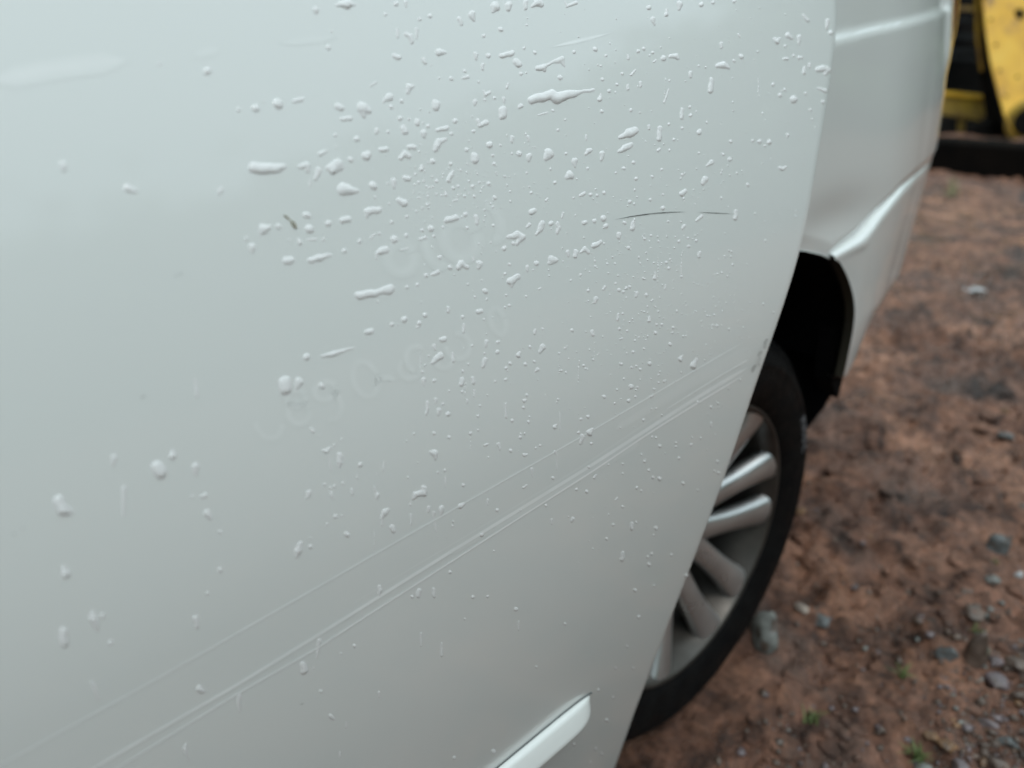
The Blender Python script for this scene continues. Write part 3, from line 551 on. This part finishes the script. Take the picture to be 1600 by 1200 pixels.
# landmarks that a reader can find, each with its own wording
MARKS = [((868,153), 'the long ragged streak of water near the top middle', 'long ragged streak of water with a pointed tail near the top middle'),
 ((418,263), 'the wide sausage-shaped drop at upper left', 'wide sausage-shaped water drop at upper left, biggest of its row'),
 ((585,458), 'the wide two-lobed bar of water above the ghost lettering', 'wide two-lobed bar of water above the ghost lettering'),
 ((446,602), 'the big oval drop above the ghost digits', 'big upright oval water drop left of its smaller partner, above the ghost digits'),
 ((248,733), 'the big oval drop at mid left', 'big slanted oval water drop at mid left, below a small pointed drop'),
 ((96,792), 'the big drop near the left picture edge', 'big pillow-shaped water drop nearest the left picture edge'),
 ((540,297), 'the round drop with a little tail', 'plump round water drop with a thin tail to its right'),
 ((522,261), 'the fat wedge-shaped drop', 'fat wedge-shaped water drop, right of a slanted smear of water'),
 ((568,170), 'the plump pointed drop at upper left', 'plump water drop pointing right, upper left of the spattered area'),
 ((986,206), 'the leaf-shaped drop at upper right of centre', 'leaf-shaped slanted water drop, upper one of a pair'),
 ((976,231), 'the lower leaf-shaped drop', 'slim leaf-shaped water drop, lower one of a pair'),
 ((656,769), 'the curved comma drop above the scratches', 'curved comma-shaped water drop just above the upper long scratch'),
 ((1083,570), 'the bright teardrop beside the upper scratch', 'bright teardrop touching the upper long scratch near the door edge'),
 ((1031,208), 'the upright capsule drop', 'bright upright capsule-shaped water drop, right of the two leaf-shaped drops'),
 ((1286,108), 'the curved drop by the top of the door edge', 'curved bean-shaped water drop beside the top of the door edge'),
 ((1129,102), 'the wide drop with two feet at upper right', 'wide water drop with two little feet at upper right'),
 ((804,436), 'the slanted twin drop in the middle', 'slanted twin water drop in the middle of the spattered area'),
 ((810,370), 'the lopsided drop with a long left arm', 'lopsided water drop with a long arm reaching left'),
 ((721,413), 'the arched drop', 'arched humpbacked water drop, left of a small round one'),
 ((785,177), 'the tall drop left of the ragged streak', 'tall plump water drop, lower left of the long ragged streak'),
 ((866,406), 'the dome drop in the diagonal row', 'dome-shaped water drop with a notched underside in the diagonal row'),
 ((496,403), 'the long slanted drop at left', 'long slanted water drop right of a round one at left'),
 ((520,552), 'the spindle drop beside the ghost digits', 'long spindle-shaped water drop, flattest of all, above the ghost digits'),
 ((466,860), 'the boot-shaped drop at lower left', 'boot-shaped water drop at lower left, above the long scratches'),
 ((531,717), 'the long pointed drop at lower left', 'long water drop pointing down, right of a drop with a thin trail'),
 ((679,710), 'the mushroom-shaped drop', 'mushroom-shaped water drop hanging to a point below the ghost digits'),
 ((474,1043), 'the oval drop below the scratches', 'smooth upright oval water drop below the long scratches at lower left'),
 ((987,822), 'the upright drop low on the right', 'slim upright water drop low on the right, left of the wheel rim'),
 ((972,869), 'the lowest slim upright drop', 'slim upright water drop low on the right, straight above the moulding tip'),
 ((655,927), 'the forked drop below the scratches', 'forked water drop just below the thin bright scratch'),
 ((1240,155), 'the round drop near the door edge', 'round water drop nearest the door edge at upper right'),
 ((542,6), 'the spread drop at the top edge', 'spread water drop with two wings at the top picture edge'),
 ((841,5), 'the blob cut by the top edge', 'fat water blob cut by the top picture edge'),
 ((99,996), 'the lumpy drop at lower left', 'long lumpy water drop at lower left, below a round one'),
 ((721,597), 'the bright upright drop right of the ghost digits', 'bright upright oval water drop right of the ghost digits'),
 ((682,561), 'the crooked drop among the ghost digits', 'crooked arching water drop among the ghost digits'),
 ((688,226), 'the hooked bright drop', 'bright hooked water drop, like a bent finger, at upper middle'),
 ((858,243), 'the helmet-shaped drop', 'helmet-shaped water drop with its point down at lower left'),
 ((306,733), 'the triangular drop at mid left', 'triangular water drop tapering down, right of the big oval one'),
 ((915,680), 'the bird-shaped drop on the upper scratch', 'pointed water drop sitting on the upper long scratch, right of centre')]
cen = [np.array([(d[:, 0].min()+d[:, 0].max())/2, (d[:, 1].min()+d[:, 1].max())/2]) for d in indiv]
labels = {}; used = {}
for (p, ref, own) in MARKS:
    cand = sorted((math.hypot(*(cen[i]-p)), i) for i in range(NI) if i not in used)
    if cand[0][0] < 14: used[cand[0][1]] = ref; labels[cand[0][1]] = own
SECT = ['right of', 'above right of', 'above', 'above left of', 'left of', 'below left of', 'below', 'below right of']
ORD = ['nearest', 'second nearest', 'third nearest', 'fourth nearest', 'fifth nearest', 'sixth nearest', 'seventh nearest', 'eighth nearest', 'ninth nearest', 'tenth nearest', 'eleventh nearest', 'twelfth nearest']
buckets = {}
for i in range(NI):
    if i in labels: continue
    dd, a = min((math.hypot(*(cen[i]-cen[k])), k) for k in used)
    v_ = cen[i]-cen[a]; s = int(round(math.degrees(math.atan2(-v_[1], v_[0]))/45)) % 8
    buckets.setdefault((a, s), []).append((dd, i))
for (a, s), lst in buckets.items():
    for n, (dd, i) in enumerate(sorted(lst)):
        w, h = extent(indiv[i])
        shp = 'wide' if w > 1.45*h else 'tall' if h > 1.45*w else ('round' if len(indiv[i]) == 1 else 'blunt')
        siz = 'large' if area(indiv[i]) > 150 else 'small' if area(indiv[i]) > 45 else 'tiny'
        ref = used[a].replace('above the ghost lettering', 'at centre left').replace(' above the ghost digits', ' at left').replace(' near the top middle', '').replace(' near the left picture edge', ' at far left')
        pre = '' if len(lst) == 1 else ORD[n]+' '
        labels[i] = ('%s %s drop, %s%s %s' % (siz, shp, pre, SECT[s], ref))
for i, ch in enumerate(indiv):
    V, F = drop_mesh(ch, i)
    o = mesh('water_drop', V, F, water); c = sum(V)/len(V)
    o.data.transform(Matrix.Translation([-float(q) for q in c])); o.location = [float(q) for q in c]
    tag(o, ' '.join(labels[i].split()[:16]), 'water drop', 'water drops on the white door')
# the countless finer droplets
V, F = [], []
def addm(v_, f_):
    b0 = len(V); V.extend(v_); F.extend([[q+b0 for q in k] for k in f_])
for i, ch in enumerate(fine): addm(*drop_mesh(ch, 1000+i))
def tiny(u, v_, r, st=1.0, k=.6):
    """small dome, optionally drawn out downwards"""
    p0 = []; f0 = []; n = 7; c0 = (u, v_)
    for ri, (q, hh) in enumerate(((1.15, -.25), (.85, .45), (.45, .85))):
        for j in range(n):
            a = 2*math.pi*j/n; uu = u+r*q*math.cos(a); vv = v_+r*q*st*math.sin(a)
            p = door_hit(uu, vv); s_ = np.linalg.norm(p-(0, 0, CAM_H))/1250.; p0.append(p+door_n(p[0], p[2])*hh*k*r*s_)
    p = door_hit(u, v_); s_ = np.linalg.norm(p-(0, 0, CAM_H))/1250.; p0.append(p+door_n(p[0], p[2])*k*r*s_)
    for ri in range(2):
        for j in range(n): f0.append([(ri+1)*n+j, (ri+1)*n+(j+1) % n, ri*n+(j+1) % n, ri*n+j])
    f0 += [[3*n, 2*n+(j+1) % n, 2*n+j] for j in range(n)]
    addm(p0, f0)
def edge_u(v_): return float(np.interp(v_, [e[1] for e in EDGE], [e[0] for e in EDGE]))
cnt = 0
while cnt < 900:
    z_ = random.random()
    if z_ < .45: u, v_ = random.gauss(1030, 90), random.gauss(470, 110)
    elif z_ < .65: u, v_ = random.gauss(720, 60), random.gauss(290, 45)
    elif z_ < .85: u, v_ = random.uniform(820, 1300), random.uniform(0, 420)
    else: u, v_ = random.uniform(560, 1150), random.uniform(380, 900)
    if not (0 < v_ < 1150 and 380 < u < edge_u(v_)-8): continue
    if any(abs(u-c_[0]) < 7 and abs(v_-c_[1]) < 7 for c_ in cen[:150]): continue
    tiny(u, v_, random.choice((.55, .7, .8, .9, 1.1, 1.4)), random.choice((1, 1, 1.2, 1.8))); cnt += 1
for a in ([1040,124,1037,160],[727,600,727,625],[1185,118,1185,150],[874,560,874,585],[735,685,735,705],[929,545,929,565],[1028,400,1028,440],[905,560,903,600],[655,540,658,575],[585,830,585,870],[1066,395,1064,430]):
    y_ = a[1]
    while y_ < a[3]:
        s = (y_-a[1])/(a[3]-a[1]); tiny(a[0]+(a[2]-a[0])*s+random.uniform(-.6, .6), y_, random.uniform(.6, 1.1), random.uniform(1, 3)); y_ += random.uniform(3, 7)
tag(mesh('fine_droplets', V, F, water), 'countless fine droplets sprayed between the larger drops on the white door', 'droplets', kind='stuff')

# small brown seed husk stuck to the paint
def husk():
    V = []; F = []
    pts = []
    for a in np.linspace(0, 2*math.pi, 15)[:-1]:
        x, y = 7.2*math.cos(a), 2.6*math.sin(a)*(1 if math.cos(a) > -.3 else .6); t = R(56); pts.append((458.5+x*math.cos(t)-y*math.sin(t), 350.5+x*math.sin(t)+y*math.cos(t)))
    n = len(pts)
    for q, hh in ((1.15, .0000), (1.0, .0007), (.62, .0007), (.5, .0002)):
        for (u, v_) in pts: p = door_hit(458.5+(u-458.5)*q, 350.5+(v_-350.5)*q); V.append(p+door_n(p[0], p[2])*hh)
    F = [(r*n+i, r*n+(i+1) % n, (r+1)*n+(i+1) % n, (r+1)*n+i) for r in range(3) for i in range(n)]
    b0 = len(V)
    for (u, v_, w) in ((443.5,336.5,.6),(446,338,1.4),(449,340,1.2),(453,344,.7)):
        for sg in (-1, 0, 1):
            p = door_hit(u+sg*w*.7, v_-sg*w); V.append(p+door_n(p[0], p[2])*(.0006 if sg == 0 else .0001))
    F += [(b0+3*i+j, b0+3*i+j+1, b0+3*i+3+j+1, b0+3*i+3+j) for i in range(3) for j in range(2)]
    m = wear(mat('husk', (.2, .16, .07), .7), [(.19, .15, .08), (.50, .48, .38)], 700, 3)
    o = mesh('seed_husk', V, F, m); c = sum(V)/len(V); o.data.transform(Matrix.Translation([-float(q) for q in c])); o.location = [float(q) for q in c]
    tag(o, 'tiny brown seed husk stuck to the white paint at upper left', 'debris')
husk()

# ---------------------------------------------------------------- stones, gravel, grass
def stone_mat(name, c): return wear(mat(name, c, .45), [(.075, .05, .038), tuple(q*.62 for q in c), tuple(q*.9 for q in c), tuple(min(1, q*1.2) for q in c)], 34, pos=[.36, .44, .55, .7], rough=(.3, .7), bump=.5, bscale=120, dist=.003)
SM = {'grey': stone_mat('grey_stone', (.21, .215, .20)), 'blue': stone_mat('bluish_stone', (.125, .131, .131)), 'pale': stone_mat('pale_stone', (.38, .31, .26)),
      'brown': stone_mat('brown_stone', (.13, .09, .07)), 'rust': stone_mat('orange_stone', (.22, .12, .06)), 'mauve': stone_mat('mauve_stone', (.17, .135, .14)), 'white': stone_mat('whitish_stone', (.55, .55, .56)), 'green': stone_mat('greenish_stone', (.14, .155, .115))}
def ico(sub=2):
    import bmesh
    bm = bmesh.new(); bmesh.ops.create_icosphere(bm, subdivisions=sub, radius=1); v = [q.co.copy() for q in bm.verts]; f = [[w.index for w in k.verts] for k in bm.faces]; bm.free(); return v, f
IV, IF = ico(3); IV1, IF1 = ico(1); IV2, IF2 = ico(2)
def rock_verts(base, seed, sx, sy, sz, rot, cut=7):
    r_ = random.Random(seed); pl = [(Vector((r_.gauss(0, 1), r_.gauss(0, 1), r_.gauss(0, 1))).normalized(), r_.uniform(.45, .78)) for _ in range(cut)]
    out = []
    for p in base:
        q = p*(1+.12*noise.noise(p*1.7+Vector((seed*3.1, 0, 0))))
        for n, d in pl:
            e = q.dot(n)-d
            if e > 0: q = q-n*e*.98
        x, y, z = q.x*sx, q.y*sy, q.z*sz; out.append(Vector((x*math.cos(rot)-y*math.sin(rot), x*math.sin(rot)+y*math.cos(rot), z)))
    return out
def on_ground(u, v_):
    r = ray(u, v_); p = r/r[2]*(-CAM_H)
    for _ in range(3): z = gz(p[0], p[1]); p = r/r[2]*(z-CAM_H)
    return p[0], p[1], gz(p[0], p[1])
ROCKS = [(1196,985,34,30,'grey',1.2,'wedge-shaped grey stone just behind the bottom of the tyre'),
 (1252,948,12,9,'pale',.7,'small pale pinkish stone to the right of the grey wedge-shaped stone'),
 (1283,966,18,10,'blue',.7,'flat bluish stone beside the small pale pinkish one'),
 (1556,852,21,18,'blue',1,'rounded blue-grey stone near the right picture edge'),
 (1524,1018,20,30,'brown',1.3,'tall dark stone leaning in the gravel at lower right'),
 (1535,1010,12,18,'green',1.2,'greenish stone standing against the tall dark one'),
 (1477,1020,15,13,'blue',.9,'bluish stone left of the tall dark stone'),
 (1558,1062,18,12,'mauve',.7,'flat mauve stone right of the tall dark stone'),
 (1547,1050,12,9,'mauve',.7,'small mauve stone wedged beside the flat mauve one'),
 (1576,1156,18,12,'blue',.8,'blue-grey stone in the bottom right corner'),
 (1482,1164,17,10,'rust',.7,'orange-brown stone at the bottom among the gravel'),
 (1455,1150,11,8,'rust',.8,'small yellowish-brown stone left of the orange-brown stone'),
 (1250,795,10,6,'rust',.6,'small orange pebble right of the tyre'),
 (1593,898,9,7,'white',.8,'small whitish pebble at the right picture edge'),
 (1523,452,17,6,'white',.6,'whitish flat pebble in the mud at upper right'),
 (1490,437,14,5,'brown',.6,'dark flat pebble left of the whitish flat one'),
 (1572,676,12,8,'blue',.8,'bluish pebble with a light rim at the right side'),
 (1551,903,13,9,'grey',.8,'grey-brown stone below the rounded blue-grey one'),
 (1520,955,17,9,'brown',.6,'dark brown flat stone above the tall dark stone'),
 (1585,1035,15,11,'brown',.9,'brown stone at the right edge above the corner'),
 (1542,1130,15,10,'mauve',.8,'mauve-grey stone above the bottom edge, left of the blue-grey corner stone'),
 (1590,1085,12,9,'brown',.8,'dark stone at the right edge, above the corner stone'),
 (1500,1190,15,9,'mauve',.8,'mauve stone cut by the bottom edge'),
 (1440,1195,15,8,'grey',.8,'grey stone at the bottom edge below the grass'),
 (1560,1195,14,9,'brown',.8,'brown stone at the bottom edge near the corner'),
 (1568,640,8,6,'rust',.8,'small tan pebble at the right side above the bluish one'),
 (1540,1190,9,6,'rust',.8,'small rusty pebble at the bottom right edge'),
 (1597,790,8,6,'brown',.8,'small brown pebble at the far right, above the rounded blue-grey stone')]
for i, (u, v_, a, b_, k, hz, lab) in enumerate(ROCKS):
    x, y, z = on_ground(u, v_+b_*.5); dist = math.sqrt(x*x+y*y+(z-CAM_H)**2); s = dist/1200.
    V = rock_verts(IV, i+3, a*s*.95, a*s*.8, b_*s*hz, 0.6+i*.7)
    o = mesh('stone', V, IF, SM[k]); o.location = (float(x), float(y), float(z)+b_*s*.30)
    tag(o, lab, 'stone', 'stones in the mud')
# lumps of churned mud
V, F = [], []
for i in range(900):
    if random.random() < .5: u, v_ = random.uniform(1180, 1720), random.uniform(620, 1230)
    else: u, v_ = random.uniform(1120, 1750), random.gauss(700, 110)
    if v_ < 380: continue
    x, y, z = on_ground(u, v_)
    if (x-.84)**2/.16+(y-.56)**2/.03 < 1 or y > .9 and x < 1: continue
    s = min(.020, .0045*math.exp(abs(random.gauss(0, .75)))); b0 = len(V)
    for p in rock_verts(IV2, random.randint(0, 400), s*random.uniform(.9, 1.5), s, s*random.uniform(.3, .6), random.uniform(0, 6), 4): q = noise.noise(p*(1.6/s)+Vector((i*1.7, 0, 0)))*.45+1; V.append((p.x*q+x, p.y*q+y, p.z*q+z-s*.12))
    F.extend([[q+b0 for q in k] for k in IF2])
tag(mesh('mud_clods', V, F, mud), 'lumps of churned red-brown mud strewn between the ruts', 'mud clods', kind='stuff')
# gravel: uncountable small pebbles, denser towards the lower right
for kname, share in (('brown', 900), ('mauve', 420), ('grey', 150), ('rust', 70)):
    V, F = [], []
    for i in range(share):
        if random.random() < .6: u, v_ = random.gauss(1560, 70), random.gauss(1090, 110)
        else: u, v_ = random.uniform(1050, 1750), 1250-abs(random.gauss(0, 260))
        if v_ < 560: continue
        x, y, z = on_ground(u, v_)
        if (x-.84)**2/.16+(y-.56)**2/.03 < 1 or y > .9 and x < 1: continue
        s = .0022*math.exp(abs(random.gauss(0, .75))); s = min(s, .012); b0 = len(V)
        for p in rock_verts(IV1, random.randint(0, 99), s, s*random.uniform(.55, .95), s*.55, random.uniform(0, 6), 6): V.append((p.x+x, p.y+y, p.z+z+s*.08))
        F.extend([[q+b0 for q in k] for k in IF1])
    tag(mesh('gravel', V, F, SM[kname]), '%s pebbles scattered thickly over the mud at lower right' % {'brown': 'dark brown', 'mauve': 'mauve-grey', 'grey': 'grey', 'rust': 'orange-brown'}[kname], 'gravel', kind='stuff')
grass_m = wear(mat('grass_blade', (.10, .14, .04), .6), [(.06, .10, .03), (.17, .20, .07)], 50)
straw_m = mat('pale_sprig', (.38, .36, .22), .7)
def tuft(u, v_, h, n, lab, m, spread=.6):
    x, y, z = on_ground(u, v_); V, F = [], []
    for i in range(n):
        a = random.uniform(0, 6.28); l = h*random.uniform(.5, 1); w = h*.05+.0008; ln = random.uniform(.1, spread); b0 = len(V)
        bx, by = random.gauss(0, h*.15), random.gauss(0, h*.15); ca, sa = math.cos(a), math.sin(a)
        for s in (0, .4, .75, 1):
            r = l*ln*s**1.7; q = w*(1-s)+.0002
            V += [(bx+ca*r-sa*q, by+sa*r+ca*q, l*s*(1-.3*ln*s)), (bx+ca*r+sa*q, by+sa*r-ca*q, l*s*(1-.3*ln*s))]
        F += [(b0+2*k, b0+2*k+1, b0+2*k+3, b0+2*k+2) for k in range(3)]
    o = mesh('grass_tuft', V, F, m); o.location = (float(x), float(y), float(z)); tag(o, lab, 'grass', 'small tufts growing in the mud')
tuft(1268,1128,.030,16,'small dark green tuft in the mud right of the tyre bottom', grass_m, 1.0)
tuft(1433,1188,.030,34,'bright green tuft at the bottom edge', grass_m, 1.4)
tuft(1408,1065,.026,14,'dull olive tuft in the mud left of the bluish stone', grass_m, 1.3)
tuft(1487,302,.17,20,'pale upright sprig in front of the yellow machine', straw_m, .5)
tuft(1556,880,.014,9,'tiny olive sprig under the rounded blue-grey stone', grass_m, 1.2)
tuft(1524,990,.02,9,'small olive sprig on top of the tall dark stone', grass_m, 1.0)

# ---------------------------------------------------------------- yellow digger standing on the mud behind the van
yel = wear(mat('yellow_machine_paint', (.80, .50, .05), .5, 0, .2), [(.30, .17, .06), (.70, .37, .03), (.80, .45, .035), (.84, .52, .07)], 3.5, pos=[.30, .40, .52, .72], rough=(.35, .6))
dirty_yel = wear(mat('dirty_yellow_paint', (.4, .25, .03), .6), [(.16, .09, .03), (.42, .27, .03)], 4)
iron = wear(mat('dark_machine_iron', (.006, .006, .006), .8, spec=.1), [(.003, .003, .003), (.012, .010, .009)], 5)
steel = wear(mat('grey_machine_steel', (.02, .022, .024), .7, spec=.2), [(.01, .011, .012), (.035, .036, .038)], 5)
D = 9.5
org = on_ground(1560, 232); dig = empty('digger', (float(org[0]), float(org[1]), 0))
tag(dig, 'yellow digger with a big lift arm standing on the mud behind the white van', 'digger')
bpy.context.view_layer.update()
fwd = ray(1560, 230); fwd[2] = 0; fwd /= np.linalg.norm(fwd); INV = Matrix.Translation((-float(org[0]), -float(org[1]), 0))
def dpart(name, V, F, m, smooth=False, parent=None):
    o = mesh(name, V, F, m, parent or dig, smooth); o.matrix_parent_inverse = INV if parent is None else Matrix(); return o
def plate(name, px, d, th, m, parent=None, bev=True):
    """upright plate whose outline stands d metres away and is th thick, with a chamfered rim"""
    V = [at_d(u, v_, d) for u, v_ in px]; c = sum(V)/len(V); n = len(V)
    if bev:
        f0 = [c+(p-c)*.965 for p in V]; V = f0+[p+fwd*.03 for p in V]+[p+fwd*th for p in V]; k = 3
    else: V = V+[p+fwd*th for p in V]; k = 2
    F = [tuple(range(n)), tuple(range((k-1)*n, k*n))[::-1]]
    F += [(r*n+i, r*n+(i+1) % n, (r+1)*n+(i+1) % n, (r+1)*n+i) for r in range(k-1) for i in range(n)]
    return dpart(name, V, F, m, False, parent)
def drum(name, u, v_, rpx, d, th, m, parent=None, n=28):
    c = at_d(u, v_, d); s = d/1200.; side = np.array([fwd[1], -fwd[0], 0]); up = np.array([0, 0, 1.])
    V = []
    for q, e in ((.86, 0), (1, .02), (1, th)):
        for i in range(n): a = 2*math.pi*i/n; V.append(c+side*math.cos(a)*rpx*q*s+up*math.sin(a)*rpx*q*s+fwd*e)
    F = [tuple(range(n))]+[(r*n+i, r*n+(i+1) % n, (r+1)*n+(i+1) % n, (r+1)*n+i) for r in range(2) for i in range(n)]+[tuple(range(2*n, 3*n))]
    return dpart(name, V, F, m, False, parent)
arm = plate('lift_arm', [(1531,-140),(1700,-140),(1720,150),(1680,215),(1640,235),(1600,226),(1580,207),(1568,180),(1557,140),(1546,95),(1539,50),(1534,0)], 8.9, .28, yel)
drum('pivot_boss', 1608, 190, 33, 8.80, .50, dirty_yel); drum('pivot_pin', 1608, 190, 21, 8.74, .1, iron)
drum('arm_hole', 1591, 23, 7, 8.885, .02, iron); drum('arm_weld_ring', 1591, 23, 10, 8.892, .02, dirty_yel)
plate('arm_fold', [(1538,0),(1556,-30),(1566,-140),(1531,-140)], 8.86, .05, dirty_yel)
plate('cylinder', [(1519,-140),(1534,-140),(1536,40),(1546,120),(1566,190),(1576,238),(1560,240),(1540,180),(1527,100),(1521,20)], 9.3, .16, iron)
plate('hydraulic_hose', [(1521,-140),(1527,-140),(1530,60),(1536,110),(1531,112),(1524,60)], 9.2, .05, dirty_yel, bev=False)
for u, v_ in ((1556,70),(1562,110),(1572,150),(1590,120),(1548,30)): drum('bolt', u, v_, 2.6, 8.885, .02, dirty_yel, n=8)
cross = plate('cross_beam', [(1380,132),(1460,142),(1500,146),(1538,150),(1542,178),(1536,190),(1500,184),(1450,176),(1380,168)], 9.6, .35, dirty_yel)
plate('beam_lip', [(1380,131),(1460,141),(1500,145),(1538,149),(1538,155),(1500,151),(1460,148),(1380,138)], 9.56, .06, yel, bev=False)
plate('bracket', [(1494,184),(1508,186),(1506,214),(1496,212)], 9.65, .2, dirty_yel, bev=False)
plate('body', [(1350,-160),(1760,-160),(1760,214),(1350,204)], 10.3, 1.6, iron)
for (y0, y1, m) in ((-30,-22,steel),(8,15,dirty_yel),(26,33,steel),(50,60,steel),(74,82,steel),(88,94,steel)):
    plate('grille_slat', [(1478,y0),(1524,y0+2),(1524,y1+2),(1478,y1)], 9.9, .25, m, bev=False)
plate('track', [(1430,180),(1494,184),(1494,214),(1488,218),(1430,214)], 9.5, .5, iron)
plate('track', [(1508,196),(1560,190),(1720,190),(1720,246),(1600,236),(1510,214)], 9.3, .7, iron)
# black bar put in for the soft shadow on the mud by the machine
pA, pB = on_ground(1380, 258), on_ground(1720, 290)
V = []
for (x, y, z) in (pA, pB):
    for dx, dz in ((0, -.02), (0, .24), (.03, .27), (.30, .27), (.33, .24), (.33, -.02)): V.append((x+fwd[0]*dx, y+fwd[1]*dx, dz))
F = [(i, (i+1) % 6, 6+(i+1) % 6, 6+i) for i in range(6)]+[tuple(range(6))[::-1], tuple(range(6, 12))]
o = mesh('shadow_bar', V, F, wear(mat('shadow_black', (.004, .004, .004), .9, spec=.08), [(.002, .002, .002), (.007, .005, .004)], 4), None, False)
o.data.transform(Matrix.Translation((-float(pA[0]), -float(pA[1]), 0))); o.location = (float(pA[0]), float(pA[1]), 0)
tag(o, 'long black bar standing in for shadow on the mud in front of the yellow digger', 'shadow bar')

# ---------------------------------------------------------------- woodland all round (mirrored in the paint), set taller and nearer to block low sky
leaf = wear(mat('distant_leaves', (.13, .21, .09), .7), [(.11, .18, .075), (.16, .25, .11)], .4)
V, F = [], []
for i in range(60000):
    a = random.uniform(0, 2*math.pi); d = random.gauss(32, 3); top = 12+.8*noise.noise(Vector((math.cos(a)*3, math.sin(a)*3, 0)))+.35*noise.noise(Vector((math.cos(a)*19, math.sin(a)*19, 4)))
    z = random.uniform(0, 1)**.8*top; s = random.uniform(.4, .75); n = Vector((random.gauss(0, 1), random.gauss(0, 1), random.gauss(0, 1))).normalized()
    t = n.orthogonal().normalized(); w = n.cross(t); c = Vector((math.cos(a)*d, math.sin(a)*d, z)); b0 = len(V)
    V += [c+t*s, c+w*s*.7, c-t*s, c-w*s*.7]; F.append((b0, b0+1, b0+2, b0+3))
tag(mesh('woodland', V, F, leaf, None, False), 'dark green woodland far around the muddy yard', 'woodland', kind='stuff')
